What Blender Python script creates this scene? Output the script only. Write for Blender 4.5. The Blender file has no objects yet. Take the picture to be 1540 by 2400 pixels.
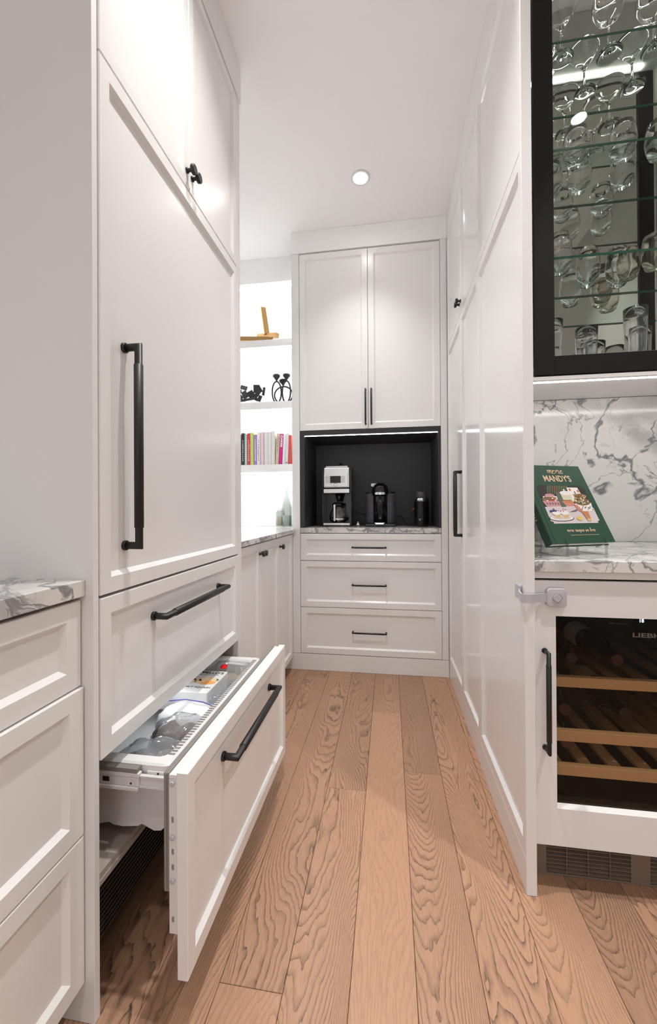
import bpy, bmesh, math, random
from mathutils import Vector, Matrix, noise
random.seed(7)
PI = math.pi
sc = bpy.context.scene
COL = sc.collection

# ------------------------------------------------------------------ camera
def make_camera():
    f, yaw, pitch, roll, cx, cy, H = 929.72, 8.6198, .2153, -.334, 770.25, 1187.06, 1.0393
    y, p, r = [math.radians(a) for a in (yaw, pitch, roll)]
    fw = Vector((-math.sin(y)*math.cos(p), math.cos(y)*math.cos(p), math.sin(p)))
    rt = Vector((math.cos(y), math.sin(y), 0)); up = rt.cross(fw)
    R = rt*math.cos(r)+up*math.sin(r); U = -rt*math.sin(r)+up*math.cos(r)
    cd = bpy.data.cameras.new('camera'); co = bpy.data.objects.new('camera', cd); COL.objects.link(co)
    m = Matrix((R, U, -fw)).transposed().to_4x4(); m.translation = Vector((0, 0, H)); co.matrix_world = m
    cd.sensor_fit = 'HORIZONTAL'; cd.sensor_width = 36; cd.lens = f/1540*36
    cd.shift_x = -(cx-770)/1540; cd.shift_y = (cy-1200)/1540; cd.clip_start = .01
    sc.camera = co
make_camera()

# ------------------------------------------------------------------ world, exposure
w = bpy.data.worlds.new('world'); sc.world = w; w.use_nodes = True
w.node_tree.nodes['Background'].inputs[0].default_value = (.93, .965, 1.0, 1)
w.node_tree.nodes['Background'].inputs[1].default_value = .90
vs = sc.view_settings
vs.view_transform = 'Standard'; vs.look = 'None'; vs.gamma = 1; vs.use_curve_mapping = False; vs.exposure = 0.72
LAMP = 30.0       # emission of the ceiling downlight lenses
SPOT = 66.0       # watts of the narrow beam inside each downlight
sc.cycles.transparent_max_bounces = 32; sc.cycles.max_bounces = 14; sc.cycles.transmission_bounces = 14; sc.cycles.diffuse_bounces = 10
# downlights in the ceiling: (x, y, z); the last two are unseen, added to light the kitchen
DOWN = [(-.14, 2.142, 2.826), (-.17, .93, 3.12), (-.17, -.30, 3.12), (1.02, .62, 3.12), (1.02, -.9, 3.12), (-.17, -1.6, 3.12)]

# ------------------------------------------------------------------ materials
def nm(name):
    m = bpy.data.materials.new(name); m.use_nodes = True
    nt = m.node_tree; return m, nt, nt.nodes['Principled BSDF']
def P(name, col, rough=.5, metal=0., bump=0., bscale=300, **k):
    m, nt, b = nm(name)
    b.inputs['Base Color'].default_value = (*col, 1); b.inputs['Roughness'].default_value = rough
    b.inputs['Metallic'].default_value = metal
    for a, v in k.items():
        b.inputs[a.replace('_', ' ')].default_value = v
    if bump:
        n = nt.nodes.new('ShaderNodeTexNoise'); n.inputs['Scale'].default_value = bscale
        bp = nt.nodes.new('ShaderNodeBump'); bp.inputs['Strength'].default_value = bump; bp.inputs['Distance'].default_value = .001
        nt.links.new(n.outputs['Fac'], bp.inputs['Height']); nt.links.new(bp.outputs['Normal'], b.inputs['Normal'])
    return m
def EMI(name, col, s):
    m = bpy.data.materials.new(name); m.use_nodes = True; nt = m.node_tree
    nt.nodes.remove(nt.nodes['Principled BSDF'])
    e = nt.nodes.new('ShaderNodeEmission'); e.inputs[0].default_value = (*col, 1); e.inputs[1].default_value = s
    nt.links.new(e.outputs[0], nt.nodes['Material Output'].inputs[0]); return m
def PANE(name, tint, ior=1.45, rough=0.0, gcol=(1, 1, 1), diff=None, dfac=.0):
    m = bpy.data.materials.new(name); m.use_nodes = True; nt = m.node_tree
    nt.nodes.remove(nt.nodes['Principled BSDF'])
    t = nt.nodes.new('ShaderNodeBsdfTransparent'); t.inputs[0].default_value = (*tint, 1)
    g = nt.nodes.new('ShaderNodeBsdfGlossy'); g.inputs['Roughness'].default_value = rough; g.inputs[0].default_value = (*gcol, 1)
    fr = nt.nodes.new('ShaderNodeFresnel'); fr.inputs[0].default_value = ior
    mx = nt.nodes.new('ShaderNodeMixShader')
    ge = nt.nodes.new('ShaderNodeNewGeometry'); iv = nt.nodes.new('ShaderNodeMath'); iv.operation = 'SUBTRACT'; iv.inputs[0].default_value = 1
    ml = nt.nodes.new('ShaderNodeMath'); ml.operation = 'MULTIPLY'   # thin sheet: only the entry face reflects, no inner total reflection
    nt.links.new(ge.outputs['Backfacing'], iv.inputs[1]); nt.links.new(fr.outputs[0], ml.inputs[0]); nt.links.new(iv.outputs[0], ml.inputs[1])
    nt.links.new(ml.outputs[0], mx.inputs[0]); nt.links.new(t.outputs[0], mx.inputs[1]); nt.links.new(g.outputs[0], mx.inputs[2])
    out = mx.outputs[0]
    if diff:
        d = nt.nodes.new('ShaderNodeBsdfDiffuse'); d.inputs[0].default_value = (*diff, 1)
        m2 = nt.nodes.new('ShaderNodeMixShader'); m2.inputs[0].default_value = dfac
        nt.links.new(out, m2.inputs[1]); nt.links.new(d.outputs[0], m2.inputs[2]); out = m2.outputs[0]
    nt.links.new(out, nt.nodes['Material Output'].inputs[0]); return m

M = {}
M['paint'] = P('white_lacquer', (.83, .825, .82), .24, bump=.03, bscale=500)
M['paint_side'] = P('satin_white_lacquer', (.82, .815, .81), .38, bump=.03, bscale=500)
M['gloss'] = P('gloss_white_lacquer', (.80, .798, .80), .13)
M['wall'] = P('white_wall', (.92, .92, .92), .7, bump=.05)
M['ceil'] = P('ceiling_white', (.965, .968, .97), .8, bump=.03)
M['carcass'] = P('carcass', (.45, .43, .41), .6)
M['dark_wall'] = P('grey_cabinetry', (.50, .49, .47), .5)
M['black'] = P('matte_black_metal', (.009, .009, .0095), .45, .0)
M['char'] = P('charcoal_laminate', (.024, .0245, .027), .5, bump=.1, bscale=150)
M['frame'] = P('black_frame', (.010, .0095, .009), .5, Specular_IOR_Level=.22)
M['steel'] = P('brushed_steel', (.62, .61, .6), .28, 1.)
M['chrome'] = P('chrome', (.85, .85, .86), .05, 1.)
M['chrome_soft'] = P('satin_chrome', (.88, .88, .89), .24, 1.)
M['zinc'] = P('white_metal', (.72, .70, .70), .4, .0)
M['brass'] = P('aged_brass', (.46, .29, .12), .32, 1.)
M['blkgloss'] = P('gloss_black', (.008, .008, .009), .12)
M['ribbed'] = P('smoked_plastic', (.10, .10, .115), .35)
M['gap_shade'] = P('painted_gap_shade', (.05, .048, .045), .7)  # dark colour stands in for the shade in door and drawer seams
M['dark'] = P('black_void', (.006, .006, .006), .8)
M['grille'] = P('dark_grille', (.035, .028, .024), .45)
M['browngrille'] = P('bronze_grille', (.20, .15, .12), .45)
M['rubber'] = P('grey_gasket', (.24, .225, .215), .5)
M['plastic'] = P('white_plastic', (.78, .78, .78), .35)
M['greyplastic'] = P('pale_grey_plastic', (.50, .49, .53), .3)
M['led'] = EMI('led_strip', (1, .97, .93), 15.0)
M['led_soft'] = EMI('shelf_led', (.95, .975, 1), 54.0)
M['led_freezer'] = EMI('freezer_led', (.93, .97, 1), 6.0)
M['lens'] = EMI('downlight_lens', (1, .955, .90), LAMP)
M['digit'] = EMI('display_digit', (.75, .85, 1), 1.6)
M['pane'] = PANE('clear_pane', (.95, .965, .955), 1.38)
M['shelfglass'] = PANE('shelf_glass', (.92, .965, .945), 1.35)
M['greenedge'] = P('glass_green_edge', (.02, .10, .065), .15)
M['tint'] = PANE('tinted_pane', (.86, .83, .79), 1.3)
M['acrylic'] = PANE('clear_acrylic', (.78, .80, .80), 1.7)
M['glass'] = P('glassware', (1, 1, 1), 0.0, Transmission_Weight=1.0, IOR=1.45)
M['amber'] = P('amber_glass', (.97, .90, .84), 0.02, Transmission_Weight=1.0, IOR=1.45)
M['bottleglass'] = PANE('bottle_glass', (.80, .81, .80), 1.6)
M['etch'] = P('etched_line', (.75, .77, .77), .5)
M['mirror'] = P('smoked_mirror', (.60, .60, .57), .015, 1.)
M['bag'] = PANE('plastic_bag', (.86, .88, .9), 1.5, .12, diff=(.6, .62, .65), dfac=.22)
M['beech'] = P('beech_wood', (.66, .42, .22), .45, bump=.1, bscale=90)
M['beech_shaded'] = P('shaded_beech', (.20, .12, .065), .5)  # same beech, with the cooler's inner shade put into its colour
M['beige_in'] = P('liner_beige', (.42, .38, .345), .5)
M['winebottle'] = P('dark_bottle_glass', (.012, .014, .012), .08)
M['paper'] = P('paper', (.82, .80, .76), .7)
def colour(name, c, r=.5):
    if name not in M: M[name] = P(name, c, r)
    return M[name]

def marble(name, base, vein, sc1=2.6, seed=0., thick=.035, amt=1.):
    m, nt, b = nm(name); N = nt.nodes.new; L = nt.links.new
    b.inputs['Roughness'].default_value = .14
    g = N('ShaderNodeNewGeometry'); mp = N('ShaderNodeMapping'); mp.inputs['Location'].default_value = (seed, seed*.7, seed*1.3)
    mp.inputs['Rotation'].default_value = (.3, .7, .4)
    L(g.outputs['Position'], mp.inputs[0])
    wn = N('ShaderNodeTexNoise'); wn.inputs['Scale'].default_value = sc1*.9; wn.inputs['Detail'].default_value = 5
    L(mp.outputs[0], wn.inputs[0])
    mixv = N('ShaderNodeMix'); mixv.data_type = 'VECTOR'; mixv.inputs['Factor'].default_value = .22
    L(mp.outputs[0], mixv.inputs[4]); L(wn.outputs['Color'], mixv.inputs[5])
    def ridge(scale, width, detail=3, dist=.6):
        n = N('ShaderNodeTexNoise'); n.inputs['Scale'].default_value = scale; n.inputs['Detail'].default_value = detail
        n.inputs['Distortion'].default_value = dist; n.inputs['Roughness'].default_value = .55
        L(mixv.outputs[1], n.inputs[0])
        s = N('ShaderNodeMath'); s.operation = 'SUBTRACT'; s.inputs[1].default_value = .5; L(n.outputs['Fac'], s.inputs[0])
        a = N('ShaderNodeMath'); a.operation = 'ABSOLUTE'; L(s.outputs[0], a.inputs[0])
        mr = N('ShaderNodeMapRange'); mr.inputs[1].default_value = 0; mr.inputs[2].default_value = width
        mr.inputs[3].default_value = 1; mr.inputs[4].default_value = 0; mr.interpolation_type = 'SMOOTHSTEP'
        L(a.outputs[0], mr.inputs[0]); return mr.outputs[0]
    r1 = ridge(sc1, thick, 5, .9); r2 = ridge(sc1*2.7, thick*.55, 4, 1.0); r4 = ridge(sc1*1.7, thick*.5, 5, .8); r3 = ridge(sc1*.8, thick*4.5, 6, .3)
    msk = N('ShaderNodeTexNoise'); msk.inputs['Scale'].default_value = sc1*1.1; L(mp.outputs[0], msk.inputs[0])
    mk = N('ShaderNodeMapRange'); mk.inputs[1].default_value = .42; mk.inputs[2].default_value = .62; L(msk.outputs['Fac'], mk.inputs[0])
    def mul(a, v):
        x = N('ShaderNodeMath'); x.operation = 'MULTIPLY'; L(a, x.inputs[0])
        if isinstance(v, float): x.inputs[1].default_value = v
        else: L(v, x.inputs[1])
        return x.outputs[0]
    def mx(a, c):
        x = N('ShaderNodeMath'); x.operation = 'MAXIMUM'; L(a, x.inputs[0]); L(c, x.inputs[1]); return x.outputs[0]
    tot = mx(mul(r4, .6*amt), mx(mx(mul(r1, .85*amt), mul(mul(r2, mk.outputs[0]), .75*amt)), mul(mul(r3, mk.outputs[0]), .45*amt)))
    c = N('ShaderNodeMix'); c.data_type = 'RGBA'; L(tot, c.inputs['Factor'])
    c.inputs[6].default_value = (*base, 1); c.inputs[7].default_value = (*vein, 1)
    L(c.outputs[2], b.inputs['Base Color']); return m
M['marble'] = marble('white_marble', (.80, .79, .775), (.13, .138, .155), 2.4, 3.1, .021)
M['marble_edge'] = marble('marble_worktop', (.74, .73, .715), (.16, .16, .17), 5.0, 1.7, .04, 1.)

def wood_floor():
    m, nt, b = nm('oak_planks'); N = nt.nodes.new; L = nt.links.new
    def attr(n):
        a = N('ShaderNodeAttribute'); a.attribute_type = 'OBJECT'; a.attribute_name = n; return a.outputs['Fac']
    def mt(op, a, c=None, d=None):
        x = N('ShaderNodeMath'); x.operation = op
        for i, v in enumerate((a, c, d)):
            if v is None: continue
            if isinstance(v, (int, float)): x.inputs[i].default_value = v
            else: L(v, x.inputs[i])
        return x.outputs[0]
    seed, grain, cath, mid, tone = attr('seed'), attr('grain'), attr('cath'), attr('mid'), attr('tone')
    g = N('ShaderNodeNewGeometry'); s = N('ShaderNodeSeparateXYZ'); L(g.outputs['Position'], s.inputs[0])
    X, Y = s.outputs[0], s.outputs[1]
    def vec(a, c, z):
        v = N('ShaderNodeCombineXYZ')
        for i, q in enumerate((a, c, z)):
            if isinstance(q, (int, float)): v.inputs[i].default_value = q
            else: L(q, v.inputs[i])
        return v.outputs[0]
    def nz(v, scale, det=2, rough=.5, dist=0):
        n = N('ShaderNodeTexNoise'); n.inputs['Scale'].default_value = scale; n.inputs['Detail'].default_value = det
        n.inputs['Roughness'].default_value = rough; n.inputs['Distortion'].default_value = dist
        L(v, n.inputs[0]); return n.outputs['Fac']
    zs = mt('MULTIPLY', seed, 3.7)
    big = nz(vec(mt('MULTIPLY', X, 7.0), mt('MULTIPLY', Y, 1.5), zs), 1.0, 1.5, .45, .25)
    wig = nz(vec(mt('MULTIPLY', X, 38), mt('MULTIPLY', Y, 16), zs), 1.0, 2, .6)
    dx = mt('DIVIDE', mt('SUBTRACT', X, mid), .071)
    par = mt('MULTIPLY', mt('MULTIPLY', dx, dx), 8.0)
    t = mt('ADD', mt('MULTIPLY', big, mt('SUBTRACT', 34.0, mt('MULTIPLY', mt('ABSOLUTE', cath), 18.0))), mt('MULTIPLY', wig, 1.3))
    t = mt('ADD', t, mt('MULTIPLY', cath, mt('SUBTRACT', par, mt('MULTIPLY', Y, 22.0))))
    t = mt('ADD', t, mt('MULTIPLY', X, 70.0))
    fr = mt('FRACT', t)
    # asymmetric late-wood line: sharp on one side, soft on the other
    mr = N('ShaderNodeMapRange'); mr.inputs[1].default_value = .5; mr.inputs[2].default_value = .97; L(fr, mr.inputs[0])
    mr2 = N('ShaderNodeMapRange'); mr2.inputs[1].default_value = 1.0; mr2.inputs[2].default_value = .965; L(fr, mr2.inputs[0])
    line = mt('MULTIPLY', mt('POWER', mr.outputs[0], 1.5), mr2.outputs[0])
    pore = nz(vec(mt('MULTIPLY', X, 420), mt('MULTIPLY', Y, 26), zs), 1.0, 2, .6)
    pr = N('ShaderNodeMapRange'); pr.inputs[1].default_value = .36; pr.inputs[2].default_value = .58; L(pore, pr.inputs[0])
    lm = nz(vec(mt('MULTIPLY', X, 9), mt('MULTIPLY', Y, 3.2), mt('ADD', zs, 9.)), 1., 2)
    lmr = N('ShaderNodeMapRange'); lmr.inputs[1].default_value = .3; lmr.inputs[2].default_value = .62; lmr.inputs[3].default_value = .6; L(lm, lmr.inputs[0])
    line2 = mt('MULTIPLY', mt('MULTIPLY', line, lmr.outputs[0]), mt('MULTIPLY', mt('ADD', mt('MULTIPLY', pr.outputs[0], .8), .2), grain))
    fine = mt('MULTIPLY', mt('POWER', mt('SUBTRACT', 1, pr.outputs[0]), 2.0), .20)
    dark = mt('MINIMUM', mt('ADD', line2, fine), 1.0)
    c = N('ShaderNodeMix'); c.data_type = 'RGBA'; L(dark, c.inputs['Factor'])
    tv = nz(vec(mt('MULTIPLY', X, 5), mt('MULTIPLY', Y, 1.3), zs), 1., 3)
    base = N('ShaderNodeMix'); base.data_type = 'RGBA'
    L(mt('MINIMUM', mt('MAXIMUM', mt('ADD', tone, mt('MULTIPLY', mt('SUBTRACT', tv, .5), .8)), 0.), 1.), base.inputs['Factor'])
    base.inputs[6].default_value = (.50, .285, .175, 1); base.inputs[7].default_value = (.335, .195, .125, 1)
    L(base.outputs[2], c.inputs[6]); c.inputs[7].default_value = (.035, .024, .02, 1)
    L(c.outputs[2], b.inputs['Base Color'])
    b.inputs['Roughness'].default_value = .42
    bp = N('ShaderNodeBump'); bp.inputs['Strength'].default_value = .25; bp.inputs['Distance'].default_value = .0006; bp.invert = True
    L(dark, bp.inputs['Height']); L(bp.outputs[0], b.inputs['Normal'])
    return m
M['oak'] = wood_floor()

# ------------------------------------------------------------------ mesh helpers
class MB:
    def __init__(s): s.v = []; s.f = []; s.m = []; s.sm = []
    def add(s, vs, fs, mi=0, smooth=False):
        o = len(s.v); s.v += [Vector(v) for v in vs]
        s.f += [[o+i for i in f] for f in fs]; s.m += [mi]*len(fs); s.sm += [smooth]*len(fs); return s
    def box(s, x0, x1, y0, y1, z0, z1, mi=0, bev=0.):
        if x0 > x1: x0, x1 = x1, x0
        if y0 > y1: y0, y1 = y1, y0
        if z0 > z1: z0, z1 = z1, z0
        if bev:
            bm = bmesh.new(); bmesh.ops.create_cube(bm, size=1)
            for v in bm.verts:
                v.co = Vector(((x0+x1)/2+v.co.x*(x1-x0), (y0+y1)/2+v.co.y*(y1-y0), (z0+z1)/2+v.co.z*(z1-z0)))
            bmesh.ops.bevel(bm, geom=bm.edges[:], offset=bev, segments=2, affect='EDGES', profile=.5)
            bm.verts.index_update()
            s.add([v.co.copy() for v in bm.verts], [[v.index for v in f.verts] for f in bm.faces], mi); bm.free(); return s
        V = [(x, y, z) for x in (x0, x1) for y in (y0, y1) for z in (z0, z1)]
        return s.add(V, [(0, 1, 3, 2), (4, 6, 7, 5), (0, 4, 5, 1), (2, 3, 7, 6), (0, 2, 6, 4), (1, 5, 7, 3)], mi)
    def lathe(s, prof, c=(0, 0, 0), axis=(0, 0, 1), seg=32, mi=0, cap=True, smooth=True):
        az = Vector(axis).normalized(); ax = az.orthogonal().normalized(); ay = az.cross(ax); c = Vector(c)
        V = []; F = []
        for r, z in prof:
            for k in range(seg):
                a = 2*PI*k/seg; V.append(c+az*z+(ax*math.cos(a)+ay*math.sin(a))*max(r, 1e-5))
        for i in range(len(prof)-1):
            for k in range(seg):
                F.append((i*seg+k, i*seg+(k+1) % seg, (i+1)*seg+(k+1) % seg, (i+1)*seg+k))
        s.add(V, F, mi, smooth)
        if cap:
            o = len(s.v)-len(V); n = len(prof)
            s.f.append([o+k for k in range(seg)][::-1]); s.m.append(mi); s.sm.append(False)
            s.f.append([o+(n-1)*seg+k for k in range(seg)]); s.m.append(mi); s.sm.append(False)
        return s
    def tube(s, pts, r, seg=12, mi=0, smooth=True, flat=1.0, closed=False):
        pts = [Vector(p) for p in pts]; n = len(pts)
        if closed: pts = pts+[pts[0], pts[1]]; n = len(pts)
        d = (pts[1]-pts[0]).normalized(); a = d.orthogonal().normalized(); b = d.cross(a)
        offs = [a*math.cos(2*PI*k/seg)*r + b*math.sin(2*PI*k/seg)*r*flat for k in range(seg)]
        V = [pts[0]+o for o in offs]
        for i in range(1, n):
            d = (pts[i]-pts[i-1]).normalized()
            d2 = (pts[i+1]-pts[i]).normalized() if i+1 < n else d
            mm = (d+d2)
            if mm.length < 1e-6 or d.dot(mm.normalized()) < .62: mm = d
            offs = [o-d*(o.dot(mm)/d.dot(mm)) for o in offs]
            V += [pts[i]+o for o in offs]
            # make the next segment's own perpendicular offsets keep their radius
            offs = [(o-d2*o.dot(d2)) for o in offs]
            offs = [o.normalized()*min(max(o.length, r*min(flat, 1)), r*max(flat, 1)) for o in offs]
        F = [(i*seg+k, i*seg+(k+1) % seg, (i+1)*seg+(k+1) % seg, (i+1)*seg+k) for i in range(n-1) for k in range(seg)]
        s.add(V, F, mi, smooth); o = len(s.v)-len(V)
        s.f.append([o+k for k in range(seg)][::-1]); s.m.append(mi); s.sm.append(False)
        s.f.append([o+(n-1)*seg+k for k in range(seg)]); s.m.append(mi); s.sm.append(False)
        return s
    def quad(s, a, b, c, d, mi=0): return s.add([a, b, c, d], [(0, 1, 2, 3)], mi)
    def prism(s, poly, n, mi=0):
        """extrude a planar polygon by vector n"""
        k = len(poly); P0 = [Vector(p) for p in poly]; P1 = [p+Vector(n) for p in P0]
        return s.add(P0+P1, [list(range(k))[::-1], list(range(k, 2*k))]+[(i, (i+1) % k, k+(i+1) % k, k+i) for i in range(k)], mi)

WL = {}
def wl(o): return WL.get(o.name, Vector((0, 0, 0))) if o else Vector((0, 0, 0))
def obj(name, mb, mats, parent=None, local=False, fix=True, kind=None, at=None):
    """one mesh object; mb holds world coordinates unless local. With no parent and 'at', the origin is put there."""
    if not isinstance(mats, (list, tuple)): mats = [mats]
    off = Vector((0, 0, 0)) if local else (wl(parent) if parent else (Vector(at) if at else Vector((0, 0, 0))))
    me = bpy.data.meshes.new(name)
    me.from_pydata([tuple(v-off) for v in mb.v], [], mb.f); me.update()
    for m in mats: me.materials.append(m if not isinstance(m, str) else M[m])
    for p, mi, sm in zip(me.polygons, mb.m, mb.sm): p.material_index = mi; p.use_smooth = sm
    if fix:
        bm = bmesh.new(); bm.from_mesh(me); bmesh.ops.recalc_face_normals(bm, faces=bm.faces[:]); bm.to_mesh(me); bm.free()
    o = bpy.data.objects.new(name, me); COL.objects.link(o)
    if parent: o.parent = parent; WL[o.name] = wl(parent).copy()
    elif at: o.location = at; WL[o.name] = Vector(at)
    if kind: o['kind'] = kind
    return o
def tag(o, label, cat, group=None):
    o['label'] = label; o['category'] = cat
    if group: o['group'] = group
    return o
def thing(name, label, cat, loc=(0, 0, 0), group=None, rotz=0.):
    o = bpy.data.objects.new(name, None); COL.objects.link(o); o.empty_display_size = .05
    o.location = loc; o.rotation_euler = (0, 0, rotz); WL[o.name] = Vector(loc); return tag(o, label, cat, group)
def lab(o, l): o['label'] = l; return o
def struct(name, mb, mat, **k):
    return obj(name, mb, mat, kind='structure', **k)
def dup(root, loc, label, rotz=None):
    r = root.copy(); COL.objects.link(r); r.location = loc; r['label'] = label
    if rotz is not None: r.rotation_euler = (0, 0, rotz)
    for ch in root.children:
        c = ch.copy(); COL.objects.link(c); c.parent = r
        for g in ch.children:
            d = g.copy(); COL.objects.link(d); d.parent = c
    return r

AX = {'x': Vector((1, 0, 0)), 'y': Vector((0, 1, 0)), 'z': Vector((0, 0, 1))}
def shaker(name, parent, O, u, n, wd, h, mat='paint', t=.02, rail=.036, bev=.010, dep=.010, railv=None, label=None):
    """a framed front: outer face through O (lower corner), u along the width, n outward; returns the frame, the centre panel is its child"""
    O = Vector(O); u = Vector(u); n = Vector(n); v = Vector((0, 0, 1)); e = .0014
    rv = railv or rail
    def ring(iu, iv, d): return [O+u*iu+v*iv+n*d, O+u*(wd-iu)+v*iv+n*d, O+u*(wd-iu)+v*(h-iv)+n*d, O+u*iu+v*(h-iv)+n*d]
    R = [ring(0, 0, -t), ring(0, 0, -e), ring(e, e, 0), ring(rail, rv, 0), ring(rail+bev, rv+bev, -dep), ring(rail+bev, rv+bev, -dep-.006)]
    mb = MB(); V = [p for r in R for p in r]; F = [(0, 1, 2, 3)]
    for i in range(len(R)-1):
        for k in range(4): F.append((i*4+k, i*4+(k+1) % 4, (i+1)*4+(k+1) % 4, (i+1)*4+k))
    mb.add(V, F); fr = obj(name, mb, mat, parent)
    pn = MB(); i1 = rail+bev-.0002; j1 = rv+bev-.0002
    A = ring(i1, j1, -dep-.005); B = ring(i1, j1, -dep)
    pn.add(A+B, [(3, 2, 1, 0), (4, 5, 6, 7)]+[(k, (k+1) % 4, 4+(k+1) % 4, 4+k) for k in range(4)])
    obj('centre_panel', pn, mat, fr)
    if label: lab(fr, label)
    return fr
def handle(parent, p0, p1, n, r=.0085, proj=.045, foot=.007, sleeve=.04, name='handle'):
    p0, p1, n = Vector(p0), Vector(p1), Vector(n); d = (p1-p0).normalized(); q = proj-r
    mb = MB(); mb.tube([p0, p0+n*q, p1+n*q, p1], r, 20)
    for p in (p0, p1): mb.lathe([(r*1.35, 0), (r*1.35, foot*.8), (r*1.2, foot)], p, n, 20)
    if sleeve:
        a, b = p0+n*q+d*sleeve, p1+n*q-d*sleeve
        L = (b-a).length; mb.lathe([(r*1.0, 0), (r*1.2, .0008), (r*1.2, L-.0008), (r*1.0, L)], a, d, 20)
    return obj(name, mb, 'black', parent)
def knob(parent, p, n, r=.014, proj=.028):
    mb = MB(); mb.lathe([(.008, 0), (.008, .004), (.0052, .006), (.0052, proj-.013), (.0075, proj-.0125), (r*.93, proj-.011), (r, proj-.009), (r, proj-.002), (r*.9, proj)], p, n, 24)
    return obj('knob', mb, 'black', parent)

# ------------------------------------------------------------------ setting
XL, XR, YB, CE = -.588, .3594, 2.504, 2.826
WY = 2.96
mb = MB().box(-2.6, 2.2, -4.2, 3.1, -.06, -.012); floor = struct('floor', mb, 'dark')
BW = .1424
edges = [-.0893+BW*k for k in range(-17, 15)]
fixed = {  # board column index (0 = the one between x -.0893 and .0531) -> joints along y
    0: [2.036], -1: [1.462], 1: [1.592], -2: [.828, 2.62], -3: [2.40, .35], 2: [-.2, 2.75], 3: [.55, -.9], -4: [1.2], -5: [1.9]}
style = {(0, 0): (.25, 0, .02), (0, 1): (.8, .5, .45), (-1, 0): (.95, .55, .25), (-1, 1): (1, .35, .5), (1, 0): (1.0, 1.0, .3), (1, 1): (.8, .12, .8),
         (2, 1): (.95, .3, .15), (2, 0): (.95, .3, .2), (-2, 0): (.4, .1, .25), (-2, 1): (1.0, .45, .35), (-2, 2): (.8, .3, .6), (-3, 1): (.9, .5, .35), (-3, 2): (.9, .6, .7)}
for c in range(-16, 14):
    x0, x1 = -.0893+BW*c, -.0893+BW*(c+1)
    js = sorted(fixed.get(c, []) or [random.uniform(-.5, 2.2)])
    ys = [-4.2]+[js[0]-2.0]*(js[0]-2.0 > -4)+js+[3.1]
    off = 1 if js[0]-2.0 > -4 else 0
    for k in range(len(ys)-1):
        mb = MB(); g = .0005; e = .0009; a, b = ys[k]+g, ys[k+1]-g
        V = [(x0+g, a, -.012), (x1-g, a, -.012), (x1-g, b, -.012), (x0+g, b, -.012), (x0+g, a, -e), (x1-g, a, -e), (x1-g, b, -e), (x0+g, b, -e),
             (x0+g+e, a+e, 0), (x1-g-e, a+e, 0), (x1-g-e, b-e, 0), (x0+g+e, b-e, 0)]
        F = [(3, 2, 1, 0), (8, 9, 10, 11)]+[(i, (i+1) % 4, 4+(i+1) % 4, 4+i) for i in range(4)]+[(4+i, 4+(i+1) % 4, 8+(i+1) % 4, 8+i) for i in range(4)]
        mb.add(V, F); o = obj('plank', mb, 'oak', floor)
        kk = k-off if (c, k-off) in style or c in fixed else k
        gr, ca, tn = style.get((c, kk), (random.uniform(.6, 1), random.uniform(0, .7), random.uniform(.1, .6)))
        o['seed'] = random.uniform(0, 40); o['grain'] = gr; o['cath'] = ca*(1 if (c, kk) == (1, 0) else random.choice((-1, 1))); o['mid'] = (x0+x1)/2; o['tone'] = tn

mb = MB().box(-1.34, .385, 1.12, 3.1, CE, 3.12).box(-1.34, 1.6, -4.2, 1.9, 3.12, 3.2).box(.385, .98, 1.806, 3.1, CE, 3.12)
struct('ceiling', mb, 'ceil')
struct('wall_left', MB().box(-1.34, -1.24, -4.2, 3.1, 0, 3.12), 'wall')
struct('wall_back', MB().box(-1.24, 1.0, WY, WY+.1, 0, CE), 'wall')
struct('wall_right', MB().box(1.5, 1.6, -4.2, 1.9, 0, 3.12), 'dark_wall')
struct('wall_bar', MB().box(.386, 1.5, 1.783, 1.803, 0, 3.12), 'wall')

# ceiling fillers, baseboards
struct('trim_1', MB().box(XL-.03, XL+.004, .739, 1.536, 2.683, CE-.001, bev=.0008).box(XL-.03, XL, .739, 1.119, CE, 3.119), 'paint_side')
struct('trim_2', MB().box(-.616, XR-.001, YB-.004, YB+.03, 2.685, CE-.001, bev=.0008), 'wall')
struct('trim_3', MB().box(XR, XR+.03, 1.133, YB, 2.683, CE-.001, bev=.0008), 'paint_side')
struct('trim_4', MB().box(-1.20, -.617, 2.73, 2.76, 2.652, CE-.001).box(-1.20, -.617, 2.765, WY-.001, 2.652, 2.67), 'ceil')
struct('baseboard_back', MB().box(-.68, XR, YB, YB+.02, 0.0005, .1035, bev=.001), 'paint_side')
struct('baseboard_right', MB().box(XR+.001, XR+.02, 1.678, YB-.002, .0005, .0935, bev=.0012), 'gloss')
struct('baseboard_right.001', MB().box(XR-.001, XR+.02, 1.134, 1.672, .0005, .0945, bev=.0012), 'gloss')

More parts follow.
